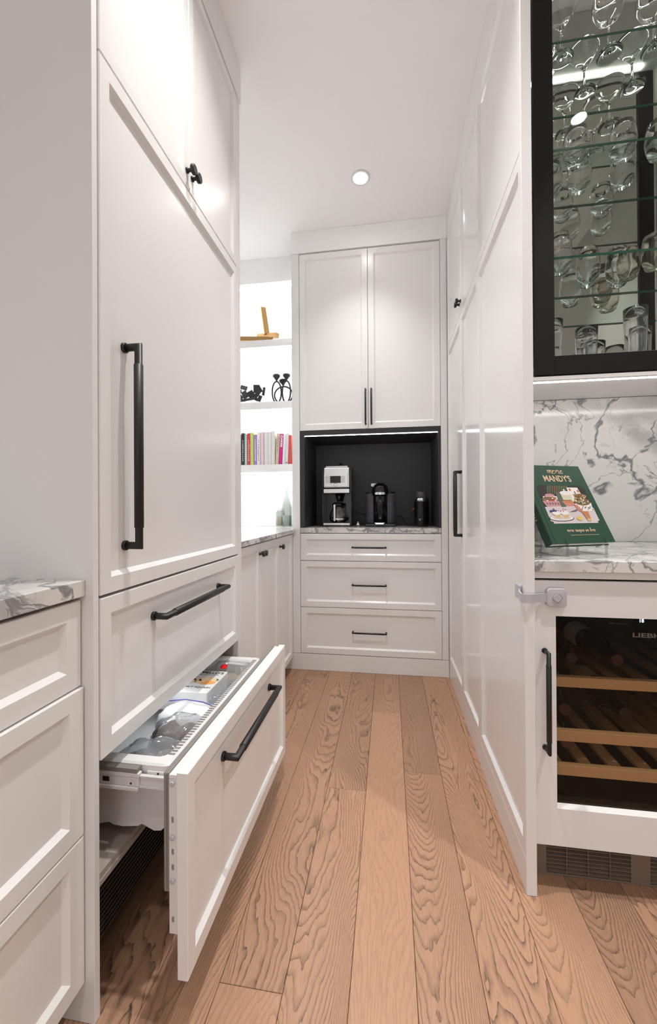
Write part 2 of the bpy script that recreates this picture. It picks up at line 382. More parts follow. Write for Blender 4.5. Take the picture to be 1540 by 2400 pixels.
# downlights
for i, (x, y, z) in enumerate(DOWN):
    t = thing('downlight', 'round white recessed downlight glowing in the ceiling' if i == 0 else ['', 'recessed downlight over the aisle beside the refrigerator handle', 'recessed downlight over the aisle beside the near drawers', 'recessed downlight over the floor in front of the wine cooler', 'added unseen downlight by the grey wall beyond the wine cooler', 'added unseen downlight at the open kitchen end of the aisle'][i], 'ceiling light', (x, y, z))
    obj('trim_ring', MB().lathe([(.052, -.0005), (.052, -.004), (.049, -.006), (.040, -.006), (.036, -.0015), (.036, -.0005)], (x, y, z), seg=40), 'plastic', t)
    obj('lens', MB().lathe([(.036, -.001), (.036, -.002), (.001, -.0025)], (x, y, z), seg=32), 'lens', t)
    ld = bpy.data.lights.new('downlight_beam', 'SPOT'); ld.energy = SPOT*(.36, 1.1, .35, 1.3, .6, .6)[i]; ld.spot_size = math.radians(94); ld.spot_blend = 1; ld.shadow_soft_size = .03; ld.color = (1, .98, .955)
    lo = bpy.data.objects.new('downlight_beam', ld); COL.objects.link(lo); lo.parent = t; lo.location = (0, 0, -.012)

# ------------------------------------------------------------------ left: near drawers, worktop, end panel
t = thing('base_cabinet', 'white base cabinet of three framed drawers under the nearer marble worktop', 'cabinet', (-.90, .25, 0))
obj('carcass', MB().box(-1.22, -.6385, -.2, .7215, .10, .862), 'gap_shade', t)
obj('plinth', MB().box(-1.22, -.70, -.2, .7215, 0, .0995), 'paint_side', t)
U = (0, 1, 0)
for z0, z1, x in ((.6835, .856, -.6175), (.3845, .6805, -.6117), (.086, .3815, -.6117)):
    shaker('drawer', t, (x, -.19, z0), U, (1, 0, 0), .9095, z1-z0)
wt = tag(obj('worktop', MB().box(-1.235, -.6095, -.2, .7215, .8635, .8966, bev=.0018), 'marble_edge'), 'grey-veined marble worktop on the near drawers beside the tall end panel', 'worktop')
ep = tag(obj('end_panel', MB().box(-1.235, -.592, .7225, .7375, 0.0005, 3.119, bev=.0008), 'paint_side'), 'tall white end panel between the near worktop and the refrigerator', 'panel')
ep2 = tag(obj('end_panel', MB().box(-1.235, -.592, 1.5, 1.5385, .0005, CE-.001, bev=.0008), 'paint_side'), 'tall white end panel between the refrigerator and the lit alcove', 'panel')

# ------------------------------------------------------------------ refrigerator
fr = thing('refrigerator', 'tall built-in refrigerator with white framed door and open freezer drawer', 'refrigerator', (-.9, 1.117, 0))
Y0, Y1 = .7395, 1.4955; FWID = Y1-Y0
obj('cabinet_body', MB().box(-1.22, -.615, .74, 1.4985, .53, 1.99).box(-1.22, -1.20, .74, 1.4985, .25, .53).box(-1.2, -.612, .7385, .7445, .25, .53).box(-1.2, -.612, 1.4925, 1.4985, .25, .53), 'beige_in', fr)
obj('seam_shade_strip', MB().box(-.6149, -.6125, .745, 1.493, .846, .868).box(-.6149, -.6125, .745, 1.493, 1.985, 1.9895).box(-.613, -.610, .7385, .7425, .53, 1.99), 'gap_shade', fr)  # dark strips put in as the seam shade around the refrigerator fronts
obj('freezer_liner', MB().box(-1.19, -.60, .745, 1.492, .2665, .28).box(-1.19, -.598, .745, 1.492, .255, .266).box(-1.2, -1.19, .745, 1.492, .26, .53), 'beige_in', fr)
d = shaker('door', fr, (XL, Y0, .8605), U, (1, 0, 0), FWID, 1.9915-.8605, rail=.030, railv=.034)
handle(d, (XL-.010, .8275, .9565), (XL-.010, .8275, 1.4085), (1, 0, 0))
d = shaker('drawer', fr, (XL, Y0, .5215), U, (1, 0, 0), FWID, .8545-.5215, rail=.030, railv=.036)
handle(d, (XL-.010, .938, .7655), (XL-.010, 1.325, .7655), (1, 0, 0))
# the pulled-out freezer drawer
XD = -.3995
d = shaker('freezer_drawer', fr, (XD, Y0, .1), U, (1, 0, 0), FWID-.004, .411, t=.0225, rail=.030, railv=.036, label='pulled-out white drawer front')
handle(d, (XD-.010, .932, .4275), (XD-.010, 1.312, .4275), (1, 0, 0))
mb = MB().box(-.4405, -.4228, .741, 1.488, .188, .497, bev=.001)
obj('mounting_plate', mb, 'zinc', d)
mb = MB()
for z in (.489, .381, .2955): obj('screw_cover', MB().lathe([(.0052, 0), (.0052, .003), (.003, .0035)], (-.4325, .741, z), (0, -1, 0), 16), 'greyplastic', d)
for z in (.411, .347, .316, .212): obj('slot', MB().box(-.4345, -.4300, .7405, .742, z, z+.011), 'rubber', d)
mb = MB().box(-.4535, -.441, .744, 1.486, .268, .507, bev=.0015).box(-.4505, -.4465, .7425, .7445, .27, .505)
obj('gasket', mb, 'rubber', d)
obj('door_top', MB().box(-.440, -.4235, .741, 1.488, .4975, .506, bev=.001), 'plastic', d)
# basket
ZR = .476; ya, yb = .812, 1.442; xo = -.478
bk = MB()
def rim_ring(inset, z):
    r = .022; pts = []
    x0_, x1_ = -1.05, xo-inset; y0_, y1_ = ya+inset, yb-inset
    pts += [(x0_, y0_, z)]
    for k in range(7):
        a = -PI/2+PI/2*k/6; pts.append((x1_-r+r*math.cos(a), y0_+r+r*math.sin(a), z))
    for k in range(7):
        a = PI/2*k/6; pts.append((x1_-r+r*math.cos(a), y1_-r+r*math.sin(a), z))
    pts += [(x0_, y1_, z)]; return pts
rings = [rim_ring(-.001, ZR-.028), rim_ring(-.002, ZR-.004), rim_ring(.002, ZR), rim_ring(.024, ZR), rim_ring(.028, ZR-.006), rim_ring(.034, ZR-.13), ]
n = len(rings[0]); V = [p for r in rings for p in r]; F = []
for i in range(len(rings)-1):
    for k in range(n-1): F.append((i*n+k, i*n+k+1, (i+1)*n+k+1, (i+1)*n+k))
F.append([(len(rings)-1)*n+k for k in range(n)])
bk.add(V, F); 
basket = obj('freezer_basket', bk, 'plastic', fr)
mb = MB()
for k in range(50):
    y = .846+k*(.565/49); mb.box(-.5035, -.4885, y, y+.0062, ZR+.0001, ZR+.0008)
s = obj('vent_slot', mb, 'rubber', basket)
# outer wall of the basket, bumpy underside
prof = [(-.99, .305), (-.70, .318), (-.672, .309), (-.645, .316), (-.632, .3105), (-.61, .3095), (-.572, .3145), (-.562, .3205), (-.55, .3155), (-.532, .3085), (-.515, .3105), (-.503, .322), (-.487, .44), (-.487, .448), (-.99, .448)]
mb = MB().prism([(x, .834, z) for x, z in prof], (0, .004, 0)).prism([(x, 1.416, z) for x, z in prof], (0, .004, 0)).box(-.99, -.487, .838, 1.416, .318, .322); obj('bin_shell', mb, 'zinc', basket)
mb = MB().box(-.53, -.482, .806, .81, .425, .4615).prism([(-.56, .826, .425), (-.456, .826, .425), (-.456, .826, .325)], (0, .006, 0))
obj('side_bracket', mb, 'zinc', fr)
for x, z in ((-.504, .4585), (-.560, .441)): obj('fixing_hole', MB().lathe([(.0022, 0), (.0022, .0006)], (x, .8056 if x > -.53 else .7925, z), (0, -1, 0), 12), 'dark', fr)
obj('catch_slot', MB().box(-.628, -.612, .7922, .7928, .441, .451), 'dark', fr)
for sy, dy in ((.793, 1), (1.442, -1)):
    mb = MB().box(-1.1, -.543, sy, sy+dy*.012, .4335, .4535, bev=.002).box(-1.1, -.541, sy-dy*.001, sy+dy*.012, .4535, .4635, bev=.002).box(-1.1, -.544, sy-dy*.002, sy+dy*.012, .4245, .4335, bev=.002)
    r_ = obj('drawer_rail', mb, 'zinc', fr)
    obj('slide_bar', MB().box(-.8, -.456, sy+dy*.004, sy+dy*.012, .4525, .456).box(-.8, -.456, sy+dy*.004, sy+dy*.012, .430, .434).box(-.8, -.456, sy+dy*.008, sy+dy*.012, .432, .455), 'zinc', r_)
    obj('rail_cap', MB().box(-1.1, -.545, sy-dy*.001, sy+dy*.014, .4645, .473), 'rubber', r_)
obj('interior_light', MB().box(-.70, -.66, 1.05, 1.19, .525, .5285), 'led_freezer', fr)
tg = obj('toe_grille', MB().box(-.64, -.628, .742, 1.492, .10, .264), 'dark', fr)
for k in range(13):
    z = .128+k*.0108; obj('slat', MB().prism([(-.611, .744, z), (-.627, .744, z+.003), (-.627, .744, z+.006), (-.611, .744, z+.0035)], (0, .745, 0)), 'grille', tg)
obj('plinth', MB().box(-.74, -.72, .742, 1.492, .0, .125), 'dark', fr)

# cabinet above the refrigerator
t = thing('wall_cabinet', 'white two-door cabinet above the refrigerator with black knobs', 'cabinet', (-.9, 1.117, 1.99))
obj('carcass', MB().box(-1.22, -.61, .74, 1.4985, 1.9945, 2.682), 'paint_side', t)
for y0, y1, ky in ((Y0, 1.1145, 1.1010), (1.1165, Y1, 1.1325)):
    d = shaker('door', t, (XL, y0, 1.9955), U, (1, 0, 0), y1-y0, 2.6795-1.9955, rail=.030)
    knob(d, (XL, ky, 2.046), (1, 0, 0))

# ------------------------------------------------------------------ alcove: base cabinet, worktop, shelves
t = thing('base_cabinet', 'white framed-door base cabinet under the alcove worktop, black knobs', 'cabinet', (-.9, 2.0, 0))
obj('carcass', MB().box(-1.22, -.634, 1.54, 2.49, .09, .868).box(-1.22, -.684, 1.54, 2.49, 0, .09).box(-1.22, -.70, 2.505, 2.95, .0, .868), 'paint_side', t)
ys = [1.541, 1.8435, 2.1600, 2.4765]
kn = [1.865, 1.905, 2.188]
for i in range(3):
    d = shaker('door', t, (-.612, ys[i]+.001, .089), U, (1, 0, 0), ys[i+1]-ys[i]-.002, .872-.089, t=.02)
    knob(d, (-.612, [1.826, 1.862, 2.180][i], .822), (1, 0, 0))
obj('filler_strip', MB().box(-.632, -.6165, 2.4785, 2.503, .089, .872), 'paint_side', t)
mb = MB().box(-1.239, -.600, 1.5395, 2.5025, .8785, .903, bev=.0015).box(-1.239, -.618, 2.5025, WY-.001, .8785, .903, bev=.0015)
tag(obj('worktop', mb, 'marble_edge'), 'marble worktop in the lit alcove carrying the swing-top bottle', 'worktop')
tag(obj('splashback', MB().box(-1.238, -.618, WY-.012, WY-.001, .904, 1.296), 'wall'), 'white splashback panel behind the alcove worktop', 'splashback')

shelf_labels = ['white lit alcove shelf carrying the brass beam sculpture', 'white lit alcove shelf under the black sculptures', 'white lit alcove shelf holding the cookbooks']
for (z0, z1), l in zip(((2.194, 2.243), (1.748, 1.80), (1.297, 1.352)), shelf_labels):
    s = thing('shelf', l, 'shelf', (-.93, 2.85, z0), 'lit alcove shelves')
    obj('board', MB().box(-1.2385, -.6175, 2.73, WY-.001, z0, z1, bev=.001), 'paint', s)
    obj('light_strip', MB().box(-1.23, -.62, 2.758, 2.770, z0-.003, z0-.0004), 'led_soft', s)
t = thing('light_strip', 'glowing light strip under the alcove ceiling fascia', 'light strip', (-.93, 2.79, 2.65))
obj('diffuser', MB().box(-1.23, -.62, 2.785, 2.797, 2.6485, 2.6515), 'led_soft', t)

# ------------------------------------------------------------------ coffee cabinet at the end of the aisle
t = thing('tall_cabinet', 'tall white cabinet at the aisle end with a black coffee niche', 'cabinet', (-.12, 2.7, 0))
X0, Xm, X1 = -.5655, -.1236, .3177
mb = MB().box(-.616, X0-.001, YB, YB+.02, .106, 2.684, bev=.0008).box(X1+.0015, XR-.001, YB, YB+.02, .106, 2.684, bev=.0008)
mb.box(-.616, -.598, YB+.02, WY-.001, .106, CE-.15).box(.34, XR-.001, YB+.02, WY-.001, .106, CE-.15)
obj('carcass', mb, 'paint_side', t)
obj('inner_box', MB().box(-.598, .34, YB+.0215, WY-.001, 1.54, 2.68), 'gap_shade', t)
obj('drawer_box', MB().box(-.598, .34, YB+.0215, WY-.001, .1065, .878), 'gap_shade', t)
W = (1, 0, 0); N_ = (0, -1, 0)
for a, b, hx in ((X0+.0015, Xm-.0012, -.1400), (Xm+.0012, X1-.0005, -.1038)):
    d = shaker('door', t, (a, YB, 1.5385), W, N_, b-a, 2.6765-1.5385, t=.019)
    handle(d, (hx, YB, 1.567), (hx, YB, 1.781), N_, r=.0045, proj=.03, foot=.004, sleeve=.014)
for z0, z1 in ((.703, .8755), (.4052, .6995), (.1078, .4018)):
    d = shaker('drawer', t, (X0+.0015, YB, z0), W, N_, X1-X0-.002, z1-z0, t=.019)
    zc = (z0+z1)/2+.0005
    handle(d, (-.2285, YB, zc), (-.0205, YB, zc), N_, r=.0045, proj=.03, foot=.004, sleeve=.014)
mb = MB().box(X0, X1, YB+.001, 2.945, 1.506, 1.536).box(X0, -.536, YB+.001, 2.945, .913, 1.506).box(.302, X1, YB+.001, 2.945, .913, 1.506).box(X0, X1, 2.93, 2.945, .913, 1.506)
obj('niche_lining', mb, 'char', t)
obj('light_strip', MB().box(-.534, .300, YB+.013, YB+.0175, 1.5025, 1.5058), 'led', t)
for q in (-.150, -.105): obj('latch', MB().box(q, q+.008, YB+.002, YB+.01, 1.5355, 1.538), 'steel', t)
tag(obj('worktop', MB().box(X0+.001, X1-.001, YB+.0005, 2.944, .8795, .9122, bev=.0012), 'marble_edge'), 'marble slab floor of the coffee niche under the machines', 'worktop')

# ------------------------------------------------------------------ right: tall cabinets
t = thing('framed_end_panel', 'tall glossy white framed panelling that closes the side of the wine bar', 'panel', (.372, 1.4, 0))
UR = (0, 1, 0)
obj('side_panel', MB().box(XR-.0005, .3848, 1.131, 1.149, .0005, CE-.001, bev=.0008).box(.3795, .3845, 1.149, 1.674, .0005, CE-.001), 'paint_side', t)
for z0, z1 in ((.0965, 2.0035), (2.0065, 2.6805)):
    shaker('framed_panel', t, (XR-.001, 1.1325, z0), UR, (-1, 0, 0), 1.6735-1.1325, z1-z0, mat='gloss', rail=.026, railv=.038 if z0 < 1 else .034, bev=.011)
t = thing('tall_cabinet', 'glossy white four-door cabinet beside the coffee cabinet, black knobs and pulls', 'cabinet', (.66, 2.09, 0))
obj('carcass', MB().box(XR+.023, .97, 1.806, 2.95, .0, 2.68), 'paint_side', t)
for y0, y1, ky in ((1.677, 2.0555, 2.040), (2.0575, 2.4975, 2.0765)):
    d = shaker('door', t, (XR, y0, .0965), UR, (-1, 0, 0), y1-y0, 2.0035-.0965, mat='gloss', rail=.028, railv=.038, bev=.010)
    handle(d, (XR, ky+.004, .8985), (XR, ky+.004, 1.2155), (-1, 0, 0), r=.006, proj=.036, foot=.005, sleeve=.02)
    d = shaker('door', t, (XR, y0, 2.0065), UR, (-1, 0, 0), y1-y0, 2.6805-2.0065, mat='gloss', rail=.028, railv=.034, bev=.010)
    knob(d, (XR, ky, 2.062), (-1, 0, 0), r=.013, proj=.026)

# ------------------------------------------------------------------ right: wine cooler, worktop
t = thing('wine_cooler', 'built-in wine cooler with white frame, tinted glass door and black pull', 'wine cooler', (.69, 1.4, 0))
CX0, CX1, CY = .3885, .985, 1.145
wx0, wx1, wz0, wz1 = .4415, .932, .2305, .7455
mb = MB(); t_ = .02
for (a, b, c, e) in ((CX0, wx0, .1305, .8405), (wx1, CX1, .1305, .8405), (wx0, wx1, .1305, wz0), (wx0, wx1, wz1, .8405)):
    mb.box(a, b, CY, CY+t_, c, e)
door = obj('door', mb, 'paint_side', t)
obj('glass_pane', MB().box(wx0-.002, wx1+.002, CY+.012, CY+.018, wz0-.002, wz1+.002), 'tint', door)
obj('bottom_bevel', MB().prism([(wx0, CY, wz0), (wx0, CY+.012, wz0), (wx0, CY+.012, wz0+.008), (wx0, CY+.004, wz0+.0015)], (wx1-wx0, 0, 0)), 'gloss', door)
handle(door, (.4124, CY, .393), (.4124, CY, .652), (0, -1, 0), r=.0055, proj=.034, foot=.005, sleeve=.028)
mb = MB().box(CX0+.01, .425, 1.17, 1.74, .125, .835).box(.95, CX1, 1.17, 1.74, .125, .835).box(.425, .95, 1.17, 1.74, .125, .20).box(.425, .95, 1.17, 1.74, .77, .835).box(.425, .95, 1.72, 1.74, .2, .77)
obj('interior', mb, 'dark', t)
obj('base_tray', MB().box(.43, .945, 1.175, 1.195, .2005, .232), 'steel', t)
for z0, z1 in ((.5345, .5625), (.383, .4125), (.288, .317)):
    s = obj('shelf_front', MB().box(.427, .948, 1.197, 1.215, z0, z1, bev=.0015), 'beech', t)
    for k in range(7):
        x = .45+k*.077; obj('slat', MB().box(x, x+.032, 1.216, 1.68, z1-.012, z1-.002), 'beech_shaded' if z1 > .4 else 'beech', s)
TXT = []
def text_mesh(s, size, extr=.0003, shear=0., bold=0.):
    cu = bpy.data.curves.new('txt', 'FONT'); cu.body = s; cu.size = size; cu.extrude = extr; cu.shear = shear; cu.offset = bold; cu.resolution_u = 3
    o = bpy.data.objects.new('txt', cu); COL.objects.link(o); bpy.context.view_layer.update()
    me = bpy.data.meshes.new_from_object(o); bpy.data.objects.remove(o); return me
def text(s, parent, O, u, v, width=None, size=.02, mat='etch', name='lettering', shear=0., bold=0., height=None, extr=.0003):
    """lettering starting at O along u, up v; scaled to width/height"""
    me = text_mesh(s, size, extr, shear, bold)
    xs = [p.co.x for p in me.vertices]; ys_ = [p.co.y for p in me.vertices]
    x0_, x1_, y0_, y1_ = min(xs), max(xs), min(ys_), max(ys_)
    sx = width/(x1_-x0_) if width else 1; sy = height/(y1_-y0_) if height else sx
    u = Vector(u).normalized(); v = Vector(v).normalized(); nn = u.cross(v); O = Vector(O)-wl(parent)
    for p in me.vertices:
        p.co = O+u*((p.co.x-x0_)*sx)+v*((p.co.y-y0_)*sy)+nn*p.co.z
    me.materials.clear(); me.materials.append(M[mat] if isinstance(mat, str) else mat)
    o = bpy.data.objects.new(name, me); COL.objects.link(o); o.parent = parent; WL[o.name] = wl(parent); return o
colour('logo_grey', (.13, .11, .09), .5)
text('LIEBHERR', door, (.6345, CY+.0115, .6935), (1, 0, 0), (0, 0, 1), width=.118, height=.0118, mat='logo_grey', bold=.0005)
text('18', door, (.6520, CY+.0115, .733), (1, 0, 0), (0, 0, 1), width=.0095, height=.0095, mat='digit', name='display_digits')
colour('dim_mark', (.12, .09, .07), .5)
text('ON/OFF   ALARM   LIGHT', door, (.578, CY+.0115, .727), (1, 0, 0), (0, 0, 1), width=.046, height=.0022, mat='dim_mark', name='panel_marks')
vg = obj('toe_grille', MB().box(CX0, .4345, 1.205, 1.215, 0.001, .1245).box(.652, .70, 1.205, 1.215, .001, .1245).box(.4345, .652, 1.205, 1.215, .0835, .1245).box(.4345, .652, 1.205, 1.215, .001, .0065).box(.90, .985, 1.205, 1.215, .001, .1245).box(.70, .90, 1.205, 1.215, .0865, .1245).box(.70, .90, 1.205, 1.215, .001, .0065), 'browngrille', t)
obj('grille_backing', MB().box(.4345, .99, 1.225, 1.23, .001, .1245), 'dark', t)
obj('grille_bar', MB().box(.4865, .4885, 1.2035, 1.212, .006, .084).box(.542, .544, 1.2035, 1.212, .006, .084).box(.598, .600, 1.2035, 1.212, .006, .084), 'browngrille', vg)
for k in range(7):
    z = .0095+k*.0112
    obj('slat', MB().prism([(.4345, 1.205, z), (.4345, 1.218, z+.004), (.4345, 1.218, z+.0058), (.4345, 1.205, z+.0018)], (.2175, 0, 0)), 'browngrille', vg)
    obj('slat', MB().prism([(.70, 1.205, z), (.70, 1.218, z+.004), (.70, 1.218, z+.0058), (.70, 1.205, z+.0018)], (.2, 0, 0)), 'browngrille', vg)
# bottles inside
def wine(loc, label, cap, tip):
    b = thing('wine_bottle', label, 'bottle', loc, 'wine bottles in the cooler'); c = Vector(loc)
    obj('glass_body', MB().lathe([(.030, 0), (.037, .004), (.037, .17), (.033, .20), (.015, .235), (.0145, .27)], c+Vector((0, .30, 0)), (0, -1, 0), 24), 'winebottle', b)
    obj('capsule', MB().lathe([(.0155, 0), (.016, .05), (.0165, .052), (.0165, .058), (.014, .0585)], c+Vector((0, .065, 0)), (0, -1, 0), 20), cap, b)
    obj('label', MB().lathe([(.0375, 0), (.0376, .085)], c+Vector((0, .265, 0)), (0, -1, 0), 24, cap=False), 'paper', b)
colour('capsule_red', (.06, .008, .01), .5); colour('capsule_copper', (.12, .045, .025), .5); colour('capsule_black', (.01, .01, .01), .3)
for (x, z, cp, l) in ((.505, .3555, 'capsule_copper', 'dark wine bottle with copper capsule lying on the lowest wooden rack'),
                      (.500, .4515, 'capsule_red', 'dark wine bottle with red capsule on the middle wooden rack'),
                      (.66, .4515, 'capsule_black', 'black-capsule wine bottle on the middle wooden rack'),
                      (.52, .602, 'capsule_black', 'black-capsule wine bottle above the top wooden rack'),
                      (.64, .602, 'capsule_red', 'red-capsule wine bottle above the top wooden rack')):
    wine((x, 1.232, z), l, cp, 0)
tag(obj('filler_panel', MB().box(.386, .985, CY, CY+.015, .8465, .8640).box(.986, 1.495, CY, CY+.02, .0, .864), 'paint_side'), 'white filler rail between the marble and the wine cooler', 'panel')
tag(obj('worktop', MB().box(.3855, 1.495, 1.130, 1.785, .8655, .8962, bev=.0018), 'marble_edge'), 'marble worktop above the wine cooler under the green cookbook', 'worktop')
tag(obj('splashback', MB().box(.3855, 1.495, 1.7655, 1.7805, .897, 1.480), 'marble'), 'white marble splashback with bold grey veins behind the green cookbook', 'splashback')

# ------------------------------------------------------------------ child lock
t = thing('child_lock', 'pale grey child safety strap lock across the cooler door corner', 'child lock', (.41, 1.12, .80))
def rsq(c, s, r, y, k=6):
    pts = []
    for q, (sx, sz) in enumerate(((1, 1), (-1, 1), (-1, -1), (1, -1))):
        for i in range(k+1):
            a = q*PI/2+PI/2*i/k; pts.append((c[0]+sx*(s-r)+r*math.cos(a), y, c[2]+sz*(s-r)+r*math.sin(a)))
    return pts
c = (.4405, 0, .7965); mb = MB()
R_ = [rsq(c, .0255, .011, CY-.0005), rsq(c, .0255, .011, CY-.009), rsq(c, .0235, .010, CY-.0125), rsq(c, .012, .006, CY-.0135)]
n = len(R_[0]); mb.add([p for r in R_ for p in r], [list(range(n))]+[(i*n+k, i*n+(k+1) % n, (i+1)*n+(k+1) % n, (i+1)*n+k) for i in range(3) for k in range(n)]+[[3*n+k for k in range(n)]], 0, False)
pad = obj('latch_pad', mb, 'greyplastic', t)
def dia(y, s):
    pts = rsq((0, 0, 0), s, s*.55, y); return [(c[0]+(p[0]-p[2])*.7071, p[1], c[2]+(p[0]+p[2])*.7071) for p in pts]
R_ = [dia(CY-.0134, .0108), dia(CY-.0138, .0108)]
mb = MB(); n = len(R_[0]); mb.add(R_[0]+R_[1], [(k, (k+1) % n, n+(k+1) % n, n+k) for k in range(n)]+[list(range(n, 2*n))]); obj('button_ring', mb, 'rubber', pad)
R_ = [dia(CY-.0137, .0095), dia(CY-.0155, .009)]
mb = MB(); mb.add(R_[0]+R_[1], [(k, (k+1) % n, n+(k+1) % n, n+k) for k in range(n)]+[list(range(n, 2*n))]); obj('button', mb, 'greyplastic', pad)
path = [(.418, 1.138), (.400, 1.1335), (.385, 1.124), (.370, 1.117), (.357, 1.117), (.349, 1.124), (.3475, 1.137), (.351, 1.150), (.3565, 1.158)]
mb = MB(); th = .0018; hw = .0115; V = []; F = []
for i, (x, y) in enumerate(path):
    a = Vector(path[max(i-1, 0)]+(0,)); b = Vector(path[min(i+1, len(path)-1)]+(0,)); d_ = (b-a).normalized(); nn = Vector((-d_.y, d_.x, 0))*th
    zc = .7965+.010*max(0, i-5)/3; z = (zc-hw, zc+hw)
    V += [(x-nn.x, y-nn.y, z[0]), (x+nn.x, y+nn.y, z[0]), (x+nn.x, y+nn.y, z[1]), (x-nn.x, y-nn.y, z[1])]
for i in range(len(path)-1):
    for k in range(4): F.append((i*4+k, i*4+(k+1) % 4, (i+1)*4+(k+1) % 4, (i+1)*4+k))
F += [(0, 1, 2, 3), tuple(len(V)-4+k for k in range(4))]
mb.add(V, F); obj('strap', mb, 'greyplastic', t)
obj('anchor_pad', MB().box(.3505, .3582, 1.148, 1.190, .786, .826, bev=.0035), 'greyplastic', t)

# ------------------------------------------------------------------ glass wall cabinet
UY = 1.45; UX0, UX1 = .4995, 1.23
t = thing('display_cabinet', 'black-framed glass display cabinet above the bar worktop', 'cabinet', (.86, 1.6, 1.48))
mb = MB().box(.3855, UX1+.03, UY+.018, 1.7655, 1.482, 1.52).box(.3855, UX0-.006, UY+.018, 1.7655, 1.52, 3.08).box(UX1+.006, UX1+.03, UY+.018, 1.7655, 1.52, 3.08).box(.3855, UX1+.03, UY+.018, 1.7655, 3.07, 3.11)
mb.box(.3855, UX1+.03, UY+.002, UY+.018, 1.472, 1.4845)
obj('carcass', mb, 'paint_side', t)
obj('mirror_back', MB().box(UX0-.005, UX1+.005, 1.757, 1.765, 1.521, 3.065), 'mirror', t)
zt = 3.09; fw_ = .063
mb = MB()
for a, b, c, e in ((UX0, UX0+fw_, 1.4885, zt), (UX1-fw_, UX1, 1.4885, zt), (UX0+fw_, UX1-fw_, 1.4885, 1.5525), (UX0+fw_, UX1-fw_, zt-fw_, zt)): mb.box(a, b, UY-.001, UY+.017, c, e, bev=.0008)
d = obj('door_frame', mb, 'frame', t)
obj('glass_pane', MB().box(UX0+fw_-.002, UX1-fw_+.002, UY+.008, UY+.012, 1.551, zt-fw_+.002), 'pane', d)
obj('glazing_bead', MB().box(UX0+fw_, UX1-fw_, UY+.0045, UY+.0075, 1.5525, 1.5545), 'steel', d)
for z in (2.640, 2.267, 1.894):
    s = obj('glass_shelf', MB().box(UX0, UX1, UY+.022, 1.755, z, z+.008), 'shelfglass', t)
    obj('polished_edge', MB().box(UX0, UX1, UY+.0205, UY+.0218, z, z+.008).box(UX0, UX1, 1.7552, 1.7564, z, z+.008), 'greenedge', s)
obj('light_strip', MB().box(.3875, UX1, 1.500, 1.509, 1.4785, 1.4818), 'led', t)
obj('top_light_strip', MB().box(.56, UX1-.06, 1.485, 1.497, 3.062, 3.0695), 'led', t)

# glassware -------------------------------------------------------
def vessel(name, label, cat, loc, outer, wall=.0022, mat='glass', group=None, foot=None, etched=False):
    """thin-walled revolved vessel: outer profile bottom to rim, inner offset"""
    g = thing(name, label, cat, loc, group)
    if foot:
        fr_, st, sh = foot
        obj('foot', MB().lathe([(fr_, 0), (fr_, .0015), (fr_*.6, .003), (fr_*.25, .006), (st*1.3, .012)], seg=32), mat, g, local=True)
        obj('stem', MB().lathe([(st*1.3, .0121), (st, .02), (st, sh-.015), (st*1.8, sh-.004), (st*2.6, sh)], seg=16), mat, g, local=True)
        z0 = sh+.0002
    else: z0 = 0
    o = [(r, z+z0) for r, z in outer]
    base = o[1][1]+.004
    inn = [(max(r-wall, .001), z if z > base else base) for r, z in o[::-1] if z > base-.0001]
    inn.append((.001, base))
    obj('bowl', MB().lathe([(.001, o[0][1])]+o+inn, seg=36, cap=False), mat, g, local=True)
    if etched:
        mb = MB()
        R0 = outer
        for fr0 in (.45, .62, .80):
            zz = outer[-1][1]*fr0; rr = [outer[i][0]+(outer[i+1][0]-outer[i][0])*(zz-outer[i][1])/max(outer[i+1][1]-outer[i][1], 1e-6) for i in range(len(outer)-1) if outer[i][1] <= zz <= outer[i+1][1]][-1]
            for k in range(24):
                if k % 4 == 3: continue
                a0 = 2*PI*k/24; a1 = a0+2*PI/30
                mb.tube([((rr+.0003)*math.cos(a), (rr+.0003)*math.sin(a), zz+z0) for a in (a0, (a0+a1)/2, a1)], .0004, 4)
        obj('etched_lines', mb, 'etch', g, local=True, kind='stuff')
    return g
WINE = [(.004, 0), (.012, .003), (.032, .02), (.044, .045), (.047, .07), (.043, .10), (.037, .125)]
MART = [(.004, 0), (.010, .003), (.030, .028), (.050, .062), (.054, .07)]
TUMB = [(.026, 0), (.030, .003), (.039, .03), (.043, .06), (.040, .09), (.034, .118)]
HIGH = [(.030, 0), (.031, .004), (.033, .06), (.036, .14), (.037, .175)]
RED = [(.004, 0), (.014, .003), (.040, .025), (.053, .06), (.052, .09), (.042, .125)]
zS = [2.648, 2.275, 1.902, 1.5202]
vessel('cocktail_glass', 'etched cocktail glass on the top glass shelf nearest the black door stile', 'glass', (.625, 1.533, zS[0]), MART, foot=(.038, .0042, .115), etched=True, group='stemware on the top glass shelf')
vessel('wine_glass', 'etched large wine glass in the front row of the top glass shelf', 'glass', (.787, 1.542, zS[0]), RED, foot=(.040, .0045, .115), etched=True, group='stemware on the top glass shelf')
vessel('wine_glass', 'plain large wine glass cut by the picture edge on the top glass shelf', 'glass', (.935, 1.548, zS[0]), RED, foot=(.040, .0045, .105), group='stemware on the top glass shelf')
vessel('cocktail_glass', 'etched cocktail glass in the rear row, behind the two front stems', 'glass', (.763, 1.672, zS[0]), MART, foot=(.038, .004, .10), etched=True, group='stemware on the top glass shelf')
vessel('cocktail_glass', 'plain cone cocktail glass in the rear row of the top glass shelf', 'glass', (.935, 1.678, zS[0]), MART, foot=(.042, .0042, .105), group='stemware on the top glass shelf')
vessel('wine_glass', 'wine glass in the rear row close to the black door stile', 'glass', (.625, 1.690, zS[0]), WINE, foot=(.036, .004, .09), group='stemware on the top glass shelf')
